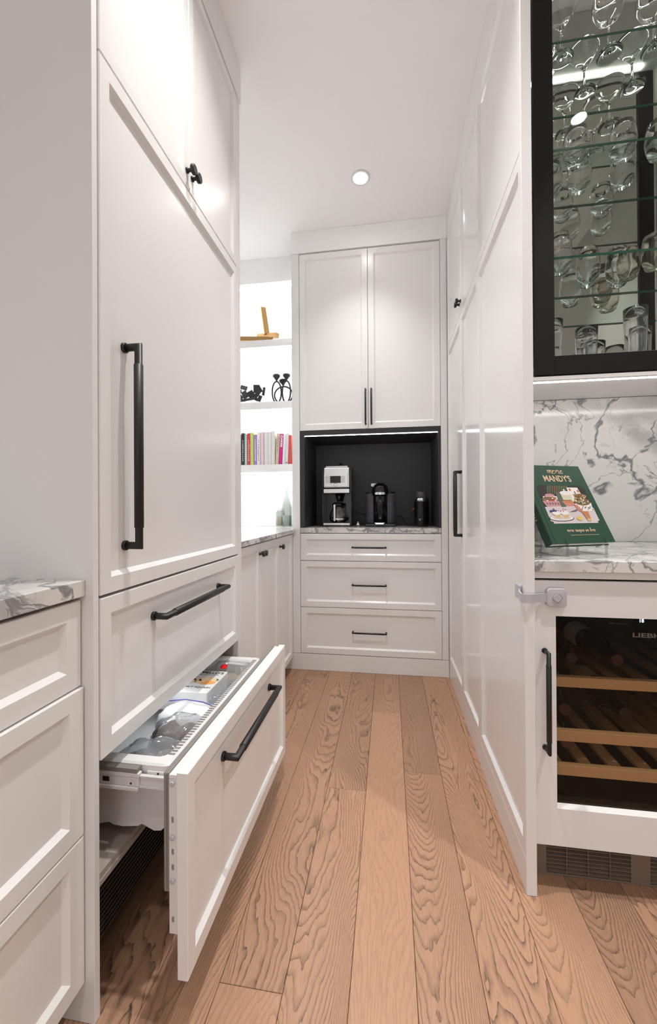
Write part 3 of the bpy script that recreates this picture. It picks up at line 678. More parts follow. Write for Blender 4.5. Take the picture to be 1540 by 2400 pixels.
tl = [('wide rounded stemless glass in front on the second glass shelf', .676, 1.546), ('rounded stemless glass beside the front one on the second shelf', .831, 1.548), ('rounded stemless glass standing behind on the second glass shelf', .745, 1.678),
      ('rear stemless glass on the second shelf beside the door stile', .645, 1.69), ('stemless glass on the second shelf at the picture edge', .955, 1.56), ('rear stemless glass on the second shelf toward the picture edge', .90, 1.68)]
tproto = None
for l, x, y in tl:
    if tproto is None: tproto = vessel('tumbler', l, 'glass', (x, y, zS[1]), TUMB, group='stemless glasses on the second shelf')
    else: dup(tproto, (x, y, zS[1]), l)
tl = [('tall stemless glass in front on the third glass shelf', .630, 1.574), ('tall stemless glass standing farther back on the third shelf', .775, 1.68), ('low stemless glass in the rear row of the third shelf', .89, 1.70)]
p3 = None
for l, x, y in tl:
    if p3 is None: p3 = vessel('tumbler', l, 'glass', (x, y, zS[2]), [(.026, 0), (.029, .003), (.038, .035), (.042, .07), (.038, .11), (.030, .140)], group='stemless glasses on the third shelf')
    else: dup(p3, (x, y, zS[2]), l)
vessel('tumbler', 'amber-tinted seeded tumbler in front on the third glass shelf', 'glass', (.962, 1.60, zS[2]), TUMB, mat='amber', group='amber tumblers')
vessel('tumbler', 'amber-tinted tumbler behind the front amber one, third glass shelf', 'glass', (.905, 1.655, zS[2]-.0001), [(r*.9, z*.9) for r, z in TUMB], mat='amber', group='amber tumblers')
hl = [('tall straight glass on the cabinet floor by the door stile', .612, 1.60, 1.22), ('tall straight glass in the middle of the cabinet floor', .735, 1.61, 1.05), ('tallest straight glass on the cabinet floor, wide rim', .885, 1.58, 1.32), ('straight glass behind the tallest one on the cabinet floor', .95, 1.67, 1.1), ('low straight glass at the back of the cabinet floor', .80, 1.69, .9)]
for l, x, y, s_ in hl:
    vessel('highball_glass', l, 'glass', (x, y, zS[3]), [(r, z*s_) for r, z in HIGH], group='straight glasses on the cabinet floor')

# ------------------------------------------------------------------ cookbook on stand, vase
a0, lean = math.radians(24), math.radians(28)
e1 = Vector((math.cos(a0), math.sin(a0), 0)); nb = Vector((-math.sin(a0), math.cos(a0), 0))
vv = Vector((0, 0, math.cos(lean)))+nb*math.sin(lean); nf = e1.cross(vv)   # nf points to the reader
BR = Vector((.6693, 1.30, .9331)); wB, hB, tB = .23, .27, .026
BL = BR-e1*wB
def bp(u_, v_, d_=0.): return BL+e1*(u_*wB)+vv*(v_*hB)+nf*d_
colour('book_green', (.012, .062, .034), .5); colour('book_green_dark', (.008, .038, .02), .5); colour('foil', (.75, .52, .36), .4)
t = thing('cookbook', 'dark green hardback cookbook with copper title leaning on a clear stand', 'book', tuple(BL+e1*wB/2), None)
def slab(u0, u1, v0, v1, d0, d1): 
    P8 = [bp(a, b, c) for a in (u0, u1) for b in (v0, v1) for c in (d0, d1)]
    return MB().add(P8, [(0, 1, 3, 2), (4, 6, 7, 5), (0, 4, 5, 1), (2, 3, 7, 6), (0, 2, 6, 4), (1, 5, 7, 3)])
cov = obj('front_cover', slab(.055, 1, 0, 1, -.0025, 0), 'book_green', t)
obj('hinge', slab(.0, .052, 0, 1, -.003, -.0004), 'book_green', t)
obj('spine', slab(-.012, .0, 0, 1, -tB, -.0008), 'book_green_dark', t)
obj('back_cover', slab(.0, 1, 0, 1, -tB, -tB+.0025), 'book_green', t)
obj('pages', slab(.004, .985, .012, .988, -tB+.0027, -.0031), 'paper', t)
pm = {'night': (.02, .02, .016), 'leafy': (.09, .12, .05), 'cloth': (.62, .54, .55), 'pinkw': (.55, .27, .29), 'cream': (.62, .58, .42), 'salad': (.20, .12, .05), 'carrot': (.55, .17, .04),
      'salmon': (.60, .22, .15), 'bottle': (.10, .12, .09), 'white': (.78, .76, .74), 'cake': (.62, .42, .20), 'lemon': (.68, .52, .12), 'drink': (.52, .20, .08), 'red': (.4, .02, .03), 'navy': (.03, .05, .16), 'rim': (.12, .11, .12)}
keys = list(pm); mats = [colour('print_'+k, pm[k], .55) for k in keys]
pic = MB(); layer = [0.0004]
def poly(pts, key):
    layer[0] += .000012; pic.add([bp(a, b, layer[0]) for a, b in pts], [list(range(len(pts)))], keys.index(key))
PU0, PU1, PV0, PV1 = .115, .905, .235, .725
def Q(a, b): return (PU0+(PU1-PU0)*a, PV0+(PV1-PV0)*b)
def ell(cx, cy, rx, ry, key, k=20, a0_=0, a1_=2*PI): poly([Q(cx+rx*math.cos(a0_+(a1_-a0_)*i/k), cy+ry*math.sin(a0_+(a1_-a0_)*i/k)) for i in range(k)], key)
def rect(x0, x1, y0, y1, key): poly([Q(x0, y0), Q(x1, y0), Q(x1, y1), Q(x0, y1)], key)
nt_ = .045
poly([Q(nt_, 0), Q(1-nt_, 0), Q(1-nt_, nt_*1.2), Q(1, nt_*1.3), Q(1, 1-nt_*1.3), Q(1-nt_, 1-nt_*1.2), Q(1-nt_, 1), Q(nt_, 1), Q(nt_, 1-nt_*1.2), Q(0, 1-nt_*1.3), Q(0, nt_*1.3), Q(nt_, nt_*1.2)], 'night')
for k in range(9): poly([Q(.16+k*.045, .75), Q(.18+k*.045, .75), Q(.27+k*.05, .99), Q(.23+k*.05, .99)], 'leafy')
poly([Q(0.0, .06), Q(.045, .05), Q(.045, 0), Q(.955, 0), Q(.955, .05), Q(1, .06), Q(1, .40), Q(.55, .48), Q(0, .42)], 'cloth')
poly([Q(.60, .55), Q(.90, .55), Q(.86, .94), Q(.63, .94)], 'white')
for x, y in ((.68, .88), (.74, .72), (.84, .84), (.80, .66), (.70, .62)): ell(x, y, .025, .04, 'carrot', 8)
ell(.76, .80, .012, .045, 'navy', 8)
ell(.20, .72, .10, .05, 'pinkw'); rect(.05, .34, .62, .70, 'white'); ell(.18, .62, .17, .07, 'salad')
poly([Q(.0, .58), Q(.36, .58), Q(.34, .44), Q(.05, .43)], 'pinkw')
for k in range(22): ell(.04+random.random()*.28, .58+random.random()*.10, .018, .02, random.choice(['carrot', 'leafy', 'white', 'red', 'salad']), 7)
for k in range(5): ell(.08+k*.055, .505, .014, .03, 'rim', 8)
rect(.34, .44, .42, .82, 'bottle'); poly([Q(.33, .95), Q(.35, .95), Q(.42, .80), Q(.40, .80)], 'red')
poly([Q(.44, .60), Q(.64, .60), Q(.65, .78), Q(.44, .78)], 'cream'); ell(.545, .79, .115, .055, 'white'); ell(.545, .87, .02, .025, 'white', 10)
poly([Q(.40, .55), Q(.64, .55), Q(.60, .44), Q(.46, .44)], 'salmon'); ell(.52, .555, .12, .035, 'drink')
poly([Q(.60, .50), Q(1.0, .52), Q(.96, .30), Q(.68, .30)], 'white'); ell(.82, .55, .17, .10, 'salad'); ell(.84, .70, .14, .07, 'salad')
for k in range(46): ell(.66+random.random()*.32, .48+random.random()*.27, .016, .018, random.choice(['carrot', 'leafy', 'white', 'cream', 'red', 'night', 'lemon']), 7)
for k in range(12): ell(.70+.024*k, .34+.10*random.random(), .011, .018, random.choice(['red', 'navy', 'carrot', 'leafy']), 7)
ell(.24, .13, .25, .075, 'rim'); ell(.24, .135, .235, .067, 'white'); ell(.24, .14, .19, .05, 'cloth')
for cx_ in (.17, .34):
    poly([Q(cx_-.065, .24), Q(cx_+.065, .24), Q(cx_+.05, .13), Q(cx_-.05, .13)], 'cake'); ell(cx_, .26, .085, .05, 'white'); ell(cx_, .31, .055, .045, 'white')
    for k in range(6): ell(cx_+random.uniform(-.06, .06), .33+random.uniform(-.03, .05), .012, .014, 'red', 7)
poly([Q(.60, .50), Q(.68, .46), Q(.74, .28), Q(.66, .30)], 'salmon')
poly([Q(.70, .30), Q(.84, .30), Q(.83, .10), Q(.74, .10)], 'drink'); rect(.745, .83, .05, .11, 'cake'); ell(.60, .12, .06, .055, 'lemon'); poly([Q(.05, .28), Q(.06, .33), Q(.20, .34), Q(.2, .3)], 'navy')
poly([Q(.44, .28), Q(.60, .30), Q(.64, .34), Q(.62, .35)], 'rim')
po = obj('cover_picture', pic, mats, cov, fix=False)
GL = {  # single-stroke script letters on an x-height of 1
 'm': ([(0, .7), (.12, 1), (.2, .9), (.14, 0), (.2, .6), (.38, 1), (.5, .9), (.44, 0), (.52, .6), (.7, 1), (.82, .9), (.78, .1), (.92, 0), (1.02, .15)], 1.02),
 'o': ([(.1, .5), (.3, 1), (.05, .75), (.05, .2), (.3, 0), (.58, .25), (.55, .8), (.32, 1), (.5, .85), (.8, .85)], .80),
 'r': ([(0, .3), (.15, 1.1), (.25, .85), (.5, .9), (.42, .3), (.5, 0), (.68, .15)], .68),
 'e': ([(0, .3), (.35, .6), (.42, .9), (.25, 1), (.06, .6), (.1, .1), (.35, 0), (.62, .3)], .62),
 'c': ([(0, .3), (.2, .7), (.48, .95), (.3, 1), (.08, .6), (.12, .1), (.35, 0), (.6, .3)], .60),
 'i': ([(0, .3), (.15, 1), (.12, .2), (.22, 0), (.4, .3)], .40),
 'p': ([(0, .3), (.15, 1), (.02, -.9), (.12, .5), (.4, 1), (.6, .7), (.5, .1), (.25, .05), (.45, 0), (.72, .3)], .72),
 's': ([(0, .1), (.3, 1.05), (.42, .5), (.3, 0), (.08, .1), (.3, 0), (.55, .3)], .55),
 'w': ([(0, .8), (.1, 1), (.12, .2), (.28, 0), (.42, .9), (.44, .2), (.6, 0), (.76, .9), (.78, .8), (.95, .85)], .95),
 'l': ([(0, .3), (.35, 1.7), (.25, 2.1), (.12, 1.6), (.15, .15), (.3, 0), (.45, .25)], .45),
 'v': ([(0, .8), (.1, 1), (.2, 0), (.45, .9), (.42, 1), (.65, .85)], .65)}
def script(s, O_, u_, v_, width, parent, name, rad, mat='foil', xh=None):
    tot = 0
    for ch in s: tot += .6 if ch == ' ' else GL[ch][1]
    k = width/tot; ky = xh or k; mb = MB(); x = 0; u_ = Vector(u_); v_ = Vector(v_); nn = u_.cross(v_)
    for ch in s:
        if ch == ' ': x += .6; continue
        g, adv = GL[ch]; pts = []
        for i in range(len(g)-1):   # smooth the strokes
            p0 = g[max(i-1, 0)]; p1 = g[i]; p2 = g[i+1]; p3_ = g[min(i+2, len(g)-1)]
            for q in range(4):
                tt = q/4; f = lambda a: .5*((2*p1[a])+(-p0[a]+p2[a])*tt+(2*p0[a]-5*p1[a]+4*p2[a]-p3_[a])*tt*tt+(-p0[a]+3*p1[a]-3*p2[a]+p3_[a])*tt**3)
                pts.append((f(0), f(1)))
        pts.append(g[-1])
        mb.tube([Vector(O_)+u_*((x+a+.18*b)*k)+v_*(b*ky)+nn*.0003 for a, b in pts], rad, 5, flat=1)
        x += adv
    return obj(name, mb, mat, parent)
script('more', bp(.395, .885, .0003), e1, vv, .062, cov, 'script_title', .0011, xh=.0125)
text("MANDY'S", cov, bp(.30, .775, .0004), e1, vv, width=.105, height=.0235, mat='foil', name='title', bold=.0003)
script('more recipes we love', bp(.30, .135, .0003), e1, vv, .105, cov, 'script_subtitle', .0006, xh=.0058)
text('Mandy Wolfe, Rebecca Wolfe and Meredith Erickson', cov, bp(.335, .088, .0003), e1, vv, width=.105, height=.0032, mat='foil', name='author_line')
text("more MANDY'S", t, bp(-.0125, .62, -tB+.009), -vv, -nf, width=.085, height=.008, mat='foil', name='spine_title')

t = thing('book_stand', 'clear acrylic easel stand holding the green cookbook on the bar worktop', 'book stand', tuple(BL+e1*wB/2-Vector((0, 0, .0339))))
ZW = .8964
for u_, nme in ((.2, 0), (.82, 1)):
    p = BL+e1*(wB*u_); f0 = p+nf*.014
    foot = Vector((f0.x, f0.y, ZW)); pt = []
    lip = p-vv*.0025+nf*.010
    s = MB()
    def strip(pts, wd=.008, th_=.0025, s=s):
        for a, b in zip(pts[:-1], pts[1:]):
            a, b = Vector(a), Vector(b); d_ = (b-a).normalized(); n2 = d_.cross(e1).normalized()*th_/2; w2 = e1*wd/2
            V = [q+x_+y_ for q in (a, b) for x_ in (w2, -w2) for y_ in (n2, -n2)]
            s.add(V, [(0, 1, 3, 2), (4, 6, 7, 5), (0, 4, 5, 1), (2, 3, 7, 6), (0, 2, 6, 4), (1, 5, 7, 3)])
    base = p-vv*.003
    strip([base+nf*.008+vv*.014, base+nf*.008, base-nf*(tB+.004)]); strip([base-nf*(tB+.004), base-nf*(tB+.004)+vv*.18])
    q = base+nf*.004; strip([q, Vector((q.x, q.y, ZW+.0014))]); strip([Vector((q.x, q.y, ZW+.0014))-nb*.004, Vector((q.x, q.y, ZW+.0014))+nb*.10]); 
    e_ = Vector((q.x, q.y, ZW+.0014))+nb*.10; strip([e_, base-nf*(tB+.004)+vv*.12])
    obj('bracket', s, 'acrylic', t)
v = vessel('glass_jar', 'large clear glass jar behind the green cookbook', 'jar', (.50, 1.56, .8963), [(.06, 0), (.072, .004), (.076, .03), (.078, .2), (.070, .235), (.060, .245), (.060, .262)], wall=.004, mat='bottleglass')

# ------------------------------------------------------------------ coffee niche machines
ZC = .9124
def lb(o, x0, x1, y0, y1, z0, z1, mat, name, parent, bev=.002): return obj(name, MB().box(x0, x1, y0, y1, z0, z1, bev=bev), mat, parent)
t = thing('coffee_maker', 'tall steel and black drip coffee maker with glass carafe', 'coffee maker', (-.355, 2.80, ZC))
YF = 2.695
lb(t, -.461, -.249, YF+.004, 2.915, ZC, ZC+.006, 'blkgloss', 'foot_plate', t)
lb(t, -.448, -.262, YF, YF+.17, ZC+.0065, ZC+.0245, 'steel', 'base', t, .004)
lb(t, -.452, -.258, 2.84, 2.915, ZC+.0068, 1.325, 'blkgloss', 'rear_column', t, .006)
lb(t, -.456, -.447, YF+.012, 2.84, ZC+.007, 1.31, 'blkgloss', 'side_wall', t)
lb(t, -.262, -.2525, YF+.012, 2.84, ZC+.007, 1.31, 'blkgloss', 'side_wall', t)
lb(t, -.452, -.258, YF+.005, 2.84, 1.138, 1.172, 'blkgloss', 'brew_housing', t, .004)
lb(t, -.443, -.2655, YF, YF+.02, 1.141, 1.1705, 'steel', 'band', t, .002)
hd = lb(t, -.4455, -.2635, YF+.001, 2.84, 1.1755, 1.318, 'steel', 'head', t, .008)
lb(t, -.440, -.2745, YF-.0035, YF+.0005, 1.183, 1.277, 'steel', 'face_plate', hd, .0015)
lb(t, -.427, -.3965, YF-.0055, YF-.0036, 1.211, 1.258, 'plastic', 'button_panel', hd, .0008)
lb(t, -.323, -.2935, YF-.0055, YF-.0036, 1.211, 1.258, 'plastic', 'button_panel', hd, .0008)
lb(t, -.396, -.3235, YF-.0055, YF-.0036, 1.210, 1.258, 'blkgloss', 'screen', hd, .0008)
obj('power_button', MB().lathe([(.0115, 0), (.0115, .002), (.0095, .0022), (.009, .0035)], (-.3605, YF-.0036, 1.1975), (0, -1, 0), 24), 'chrome', hd)
lb(t, -.4300, -.2760, YF+.012, 2.83, 1.3185, 1.328, 'steel', 'lid', t, .003)
obj('lid_knob', MB().lathe([(.014, 0), (.014, .008), (.010, .020), (.004, .025)], (-.332, 2.77, 1.3285), seg=20), 'blkgloss', t)
obj('filter_cone', MB().lathe([(.012, 0), (.026, .055)], (-.345, 2.755, 1.084), seg=24), 'blkgloss', t)
cf = obj('carafe', MB().lathe([(.045, 0), (.058, .008), (.062, .04), (.055, .075), (.040, .098), (.040, .112), (.037, .112), (.037, .098), (.052, .074), (.058, .04), (.054, .01), (.001, .006)], (-.351, 2.772, ZC+.026), seg=36, cap=False), 'glass', t)
obj('coffee_lid', MB().lathe([(.041, 0), (.041, .018), (.02, .024)], (-.351, 2.772, 1.053), seg=28), 'blkgloss', cf)
obj('carafe_handle', MB().box(-.377, -.362, YF+.004, YF+.014, .948, 1.064, bev=.003), 'steel', cf)
obj('handle_arm', MB().box(-.375, -.352, YF+.010, 2.735, 1.052, 1.068, bev=.003), 'blkgloss', cf)
obj('carafe_band', MB().lathe([(.0625, 0), (.0632, .003), (.0632, .010), (.0625, .012)], (-.351, 2.772, .955), seg=36, cap=False), 'steel', cf)

t = thing('pod_coffee_machine', 'black and chrome pod coffee machine between the other two appliances', 'coffee machine', (-.056, 2.76, ZC))
YP = 2.68; cxp = -.0575
obj('base', MB().box(-.160, .046, YP, 2.87, ZC, ZC+.022, bev=.006), 'blkgloss', t)
obj('drip_tray', MB().box(-.096, -.028, YP-.004, YP+.06, ZC+.0225, ZC+.0265, bev=.001).box(-.088, -.035, YP-.003, YP-.001, ZC+.016, ZC+.0225), 'chrome', t)
obj('body', MB().lathe([(.054, 0), (.054, .19), (.050, .2)], (cxp, YP+.085, ZC+.0225), seg=40), 'blkgloss', t)
obj('brew_column', MB().lathe([(.030, 0), (.030, .115), (.034, .125), (.034, .138)], (cxp, YP+.05, ZC+.027), seg=28), 'blkgloss', t)
obj('spout', MB().lathe([(.006, 0), (.010, .02), (.012, .03)], (cxp+.001, YP+.022, 1.095), seg=16), 'blkgloss', t)
hd = obj('head', MB().lathe([(.053, 0), (.055, .004), (.0555, .03), (.052, .052), (.042, .07), (.026, .081), (.010, .0845)], (cxp, YP+.058, 1.124), seg=40), 'blkgloss', t)
mb = MB(); V = []; F = []; na, nbb = 16, 10
for i in range(nbb+1):
    for k in range(na+1):
        a = math.radians(-128+76*k/na); ph = (PI*.40)*i/nbb
        rr = .0565*math.cos(ph*.92); zz = .004+.066*math.sin(ph)
        V.append((cxp+rr*math.cos(a), YP+.058+rr*math.sin(a), 1.124+zz))
F = [(i*(na+1)+k, i*(na+1)+k+1, (i+1)*(na+1)+k+1, (i+1)*(na+1)+k) for i in range(nbb) for k in range(na)]
mb.add(V, F, 0, True); obj('chrome_front', mb, 'chrome_soft', hd)
obj('lever', MB().prism([(-.094, YP+.05, 1.205), (-.073, YP+.05, 1.2065), (-.092, YP+.05, 1.186), (-.098, YP+.05, 1.170), (-.106, YP+.05, 1.185), (-.1175, YP+.05, 1.186), (-.1205, YP+.05, 1.196), (-.114, YP+.05, 1.2065)], (0, .014, 0)), 'plastic', hd)
for nme, x in (('water_tank', -.1165), ('capsule_bin', .004)):
    mb = MB(); r0 = .0375
    for k in range(22): mb.lathe([(r0, 0), (r0+.0011, .0018), (r0+.0011, .0052), (r0, .007)], (x, YP+.095, ZC+.0228+k*.0092), seg=32)
    mb.lathe([(r0-.001, 0), (r0-.001, .2)], (x, YP+.095, ZC+.0228), seg=32)
    tk = obj(nme, mb, 'ribbed', t)
    obj('tank_lid', MB().lathe([(r0+.002, 0), (r0+.002, .007), (r0-.002, .010)], (x, YP+.095, ZC+.2255), seg=32), 'blkgloss', tk)
text('NESPRESSO', hd, (cxp-.021, YP+.0005, 1.134), (1, 0, 0), (0, 0, 1), width=.042, height=.0045, mat='blkgloss')

t = thing('milk_frother', 'black cylindrical milk frother with chrome collar and smoked lid', 'milk frother', (.222, 2.78, ZC))
c_ = (.222, 2.785, ZC)
obj('base', MB().lathe([(.050, 0), (.050, .010), (.047, .012)], c_, seg=36), 'black', t)
mb = MB().lathe([(.047, .0121), (.047, .1)], c_, seg=36, cap=False)
for k in range(20): mb.lathe([(.0472, 0), (.0482, .002), (.0482, .005), (.0472, .007)], (c_[0], c_[1], ZC+.0125+k*.0076), seg=36, cap=False)
mb.lathe([(.047, .0121), (.047, .166)], c_, seg=36)
bd = obj('body', mb, 'blkgloss', t)
obj('button', MB().lathe([(.008, 0), (.008, .003), (.006, .004)], (c_[0]-.014, c_[1]-.0465, ZC+.045), (-.25, -1, 0), 18), 'rubber', bd)
obj('collar', MB().lathe([(.0485, 0), (.0485, .022), (.044, .026), (.038, .027)], (c_[0], c_[1], ZC+.1665), seg=36), 'chrome', t)
obj('lid', MB().lathe([(.036, 0), (.036, .036), (.033, .040), (.010, .041)], (c_[0], c_[1], ZC+.194), seg=32), 'ribbed', t)
obj('side_knob', MB().lathe([(.004, 0), (.008, .006), (.008, .012), (.004, .014)], (c_[0]-.049, c_[1]-.01, ZC+.118), (-1, 0, 0), 16), 'brass', t)
tag(obj('power_cord', MB().tube([(-.245, 2.88, 1.01), (-.225, 2.885, 1.008), (-.20, 2.89, .995), (-.178, 2.89, .992), (-.156, 2.87, .992)], .003, 8), 'black'), 'black cord hanging between the tall coffee maker and the pod machine', 'cord')
tag(obj('power_cord', MB().tube([(.043, 2.80, .975), (.07, 2.81, .978), (.09, 2.82, .972), (.103, 2.825, .955), (.108, 2.83, .935), (.118, 2.83, .920), (.14, 2.83, ZC+.004), (.176, 2.82, ZC+.004)], .0032, 8), 'black'), 'black cord looping from the pod machine to the milk frother', 'cord')
t = thing('tea_infuser', 'small chrome ball with a cap beside the tall coffee maker', 'tea infuser', (-.209, 2.72, ZC))
obj('ball', MB().lathe([(.001, 0), (.008, .001), (.015, .006), (.017, .013), (.015, .020), (.008, .025), (.001, .026)], (-.209, 2.72, ZC), seg=24, cap=False), 'chrome', t)
obj('cap', MB().lathe([(.006, 0), (.008, .003), (.006, .006)], (-.209, 2.72, ZC+.0255), seg=16), 'chrome', t)

# ------------------------------------------------------------------ alcove shelf objects
ZK = 1.3522; SY = 2.742
bk_ = [  # x0, x1 at the base, height, colour, lean, label, text
    (-1.083, -1.058, .225, (.80, .79, .78), 0, 'white paperback at the refrigerator end of the cookbook row', None),
    (-1.051, -1.030, .232, (.03, .03, .035), 0, 'black cookbook with white spine lettering beside the white paperback', 'w'),
    (-1.027, -1.009, .222, (.42, .60, .45), 0, 'green and grey cookbook beside the black one', None),
    (-1.007, -.986, .230, (.60, .02, .09), 0, 'red cookbook with white spine lettering', 'w'),
    (-.984, -.960, .232, (.45, .66, .13), 0, 'lime green cookbook spine', None),
    (-.957, -.938, .218, (.40, .22, .62), 0, 'purple and white patterned cookbook spine', 'p'),
    (-.935, -.912, .233, (.82, .82, .80), 0, 'white cookbook with black dashes on its spine', 'd'),
    (-.909, -.884, .234, (.80, .60, .68), 0, 'pale pink cookbook spine', None),
    (-.880, -.854, .234, (.78, .77, .76), 0, 'thick white cookbook next to the pale pink one', None),
    (-.852, -.829, .234, (.76, .75, .74), 0, 'middle of the three thick white cookbooks', None),
    (-.827, -.802, .240, (.74, .73, .72), 0, 'tallest white cookbook, against the leaning cream one', None),
    (-.799, -.776, .222, (.60, .52, .36), .06, 'cream cookbook leaning beside the magenta one', 'n'),
    (-.772, -.752, .218, (.66, .01, .25), .06, 'magenta cookbook with large white CAKES on the spine', 'c'),
    (-.748, -.730, .213, (.76, .76, .76), .05, 'slim white cookbook leaning beside the magenta one', None),
    (-.727, -.707, .220, (.72, .70, .74), .04, 'white cookbook with a small round emblem low on the spine', 'e'),
    (-.704, -.686, .205, (.55, .06, .04), .02, 'orange-red cookbook at the coffee cabinet end of the row', None)]
colour('spine_white', (.85, .85, .85)); colour('spine_dark', (.06, .06, .07)); colour('spine_violet', (.25, .05, .5))
for i, (x0, x1, h, c, ln, l, tx) in enumerate(bk_):
    t = thing('book', l, 'book', ((x0+x1)/2, SY+.07, ZK), 'cookbooks on the alcove shelf')
    mt_ = colour('book_%d' % i, c, .45)
    def sh_(x, z): return x+ln*(z-ZK)
    w2 = .0018
    def hexa(a, b, y0, y1, z0, z1):
        V = [(sh_(x, z), y, z) for x in (a, b) for y in (y0, y1) for z in (z0, z1)]
        return MB().add(V, [(0, 1, 3, 2), (4, 6, 7, 5), (0, 4, 5, 1), (2, 3, 7, 6), (0, 2, 6, 4), (1, 5, 7, 3)])
    mbb = hexa(x0, x0+w2, SY+.002, SY+.16, ZK, ZK+h); m2 = hexa(x1-w2, x1, SY+.002, SY+.16, ZK, ZK+h); m3 = hexa(x0, x1, SY, SY+.0022, ZK, ZK+h)
    for q in (m2, m3): mbb.add(q.v, q.f)
    cv = obj('cover', mbb, mt_, t)
    obj('pages', hexa(x0+w2+.0002, x1-w2-.0002, SY+.004, SY+.156, ZK+.002, ZK+h-.004), 'paper', t)
    xm = (x0+x1)/2
    D = Vector((-ln, 0, -1)).normalized(); Uu = Vector((1, 0, -ln)).normalized()
    if tx == 'c': text('CAKES', cv, (sh_(xm-.0065, ZK+h-.01), SY-.0004, ZK+h-.01), D, Uu, width=.085, height=.0135, mat='spine_white', bold=.001)
    elif tx == 'n': text('Nourishing Meals', cv, (sh_(xm-.004, ZK+h-.03), SY-.0004, ZK+h-.03), D, Uu, width=.105, height=.009, mat='spine_dark')
    elif tx in ('w', 'd', 'p', 'e'):
        mbd = MB(); mk = {'w': 'spine_white', 'd': 'spine_dark', 'p': 'spine_white', 'e': 'capsule_red'}[tx]
        if tx == 'e': mbd.lathe([(.004, 0), (.004, .0003)], (sh_(xm, ZK+.012), SY-.0001, ZK+.012), (0, -1, 0), 16)
        else:
            for k in range(11 if tx != 'p' else 16):
                z = ZK+.03+k*(.155/(11 if tx != 'p' else 16)); o_ = random.uniform(-.003, .003)
                mbd.box(xm-.0022+o_*.4, xm+.0022+o_*.4, SY-.0005, SY, z, z+random.uniform(.006, .011))
        obj('spine_print', mbd, mk, cv, kind='stuff')

# brass sculpture
t = thing('beam_sculpture', 'brass sculpture of three crossed square beams on the upper alcove shelf', 'sculpture', (-.93, 2.80, 2.2435))
def beam(a, b, s_, roll_=0):
    a, b = Vector(a), Vector(b); d_ = (b-a).normalized(); x_ = d_.cross(Vector((0, 0, 1))); x_ = x_.normalized() if x_.length > .2 else Vector((math.cos(roll_), math.sin(roll_), 0)); y_ = x_.cross(d_).normalized(); x_, y_ = x_*s_/2, y_*s_/2
    V = [q+i*x_+j*y_ for q in (a, b) for i, j in ((-1, -1), (1, -1), (1, 1), (-1, 1))]
    return MB().add(V, [(3, 2, 1, 0), (4, 5, 6, 7)]+[(k, (k+1) % 4, 4+(k+1) % 4, 4+k) for k in range(4)])
obj('beam', beam((-1.075, 2.755, 2.272), (-.83, 2.80, 2.272), .030), 'brass', t)
obj('beam', beam((-.960, 2.86, 2.326), (-.785, 2.765, 2.284), .032), 'brass', t)
obj('beam', beam((-.878, 2.81, 2.312), (-.908, 2.81, 2.512), .036, .5), 'brass', t)

# black plate bowl
t = thing('plate_bowl', 'black metal bowl of welded rectangular plates on the middle alcove shelf', 'bowl', (-1.0, 2.82, 1.8003))
for (u0, v0, wd, hh, an, yo) in ((180, 560, 190, 95, -20, .0), (475, 575, 115, 200, 0, .03), (605, 610, 85, 180, 28, .0), (700, 665, 55, 200, -8, .02), (245, 790, 135, 190, 25, -.03), (420, 795, 150, 180, 32, -.03),
                                 (100, 830, 110, 170, 40, -.02), (60, 640, 60, 90, 10, .02), (560, 790, 90, 170, -35, -.02), (610, 880, 80, 150, -20, .0), (330, 935, 380, 60, 2, -.04), (120, 935, 260, 60, -2, -.02), (500, 900, 190, 70, -25, -.03)):
    X_ = -1.0828+(u0*.0844-6)*.00331; Z_ = 1.8417+(80-v0*.0844)*.003145-.014; a = math.radians(an); s_ = .00031
    w2, h2 = wd*s_/2, hh*s_/2; cs, sn = math.cos(a), math.sin(a); yc = 2.80+yo
    pts = [(X_+x*cs-z*sn, yc+.25*(x*cs-z*sn)*(1 if X_ > -1 else -1), max(Z_+x*sn+z*cs, 1.8005)) for x, z in ((-w2, -h2), (w2, -h2), (w2, h2), (-w2, h2))]
    obj('plate', MB().prism(pts, (0, .003, 0)), 'black', t)

# ring candle holder
t = thing('ring_sculpture', 'black sculpture of interlocking rings topped with trumpet cups', 'sculpture', (-.76, 2.80, 1.8003))
def ring(cx_, cz, rx, rz, y, tilt=0., rad=.0055, yk=0.):
    pts = []
    for k in range(36):
        a = 2*PI*k/36; x, z = rx*math.cos(a), rz*math.sin(a); pts.append((cx_+x*math.cos(tilt)-z*math.sin(tilt), y+yk*math.cos(a), max(cz+x*math.sin(tilt)+z*math.cos(tilt), 1.8003+rad)))
    return MB().tube(pts, rad, 8, closed=True)
obj('ring', ring(-.799, 1.882, .031, .078, 2.79, yk=.01), 'black', t)
obj('ring', ring(-.727, 1.882, .033, .078, 2.79, yk=-.01), 'black', t)
obj('ring', ring(-.755, 1.866, .068, .062, 2.815), 'black', t)
for cx_, z0, cy_, ax in ((-.800, 1.955, 2.79, (-.02, 0, 1)), (-.727, 1.955, 2.79, (.03, 0, 1)), (-.755, 1.925, 2.815, (-.12, 0, 1))):
    obj('trumpet_cup', MB().lathe([(.004, 0), (.006, .012), (.014, .026), (.025, .038), (.027, .050), (.022, .055), (.016, .045), (.001, .03)], (cx_, cy_, z0), ax, 24, cap=False), 'black', t)

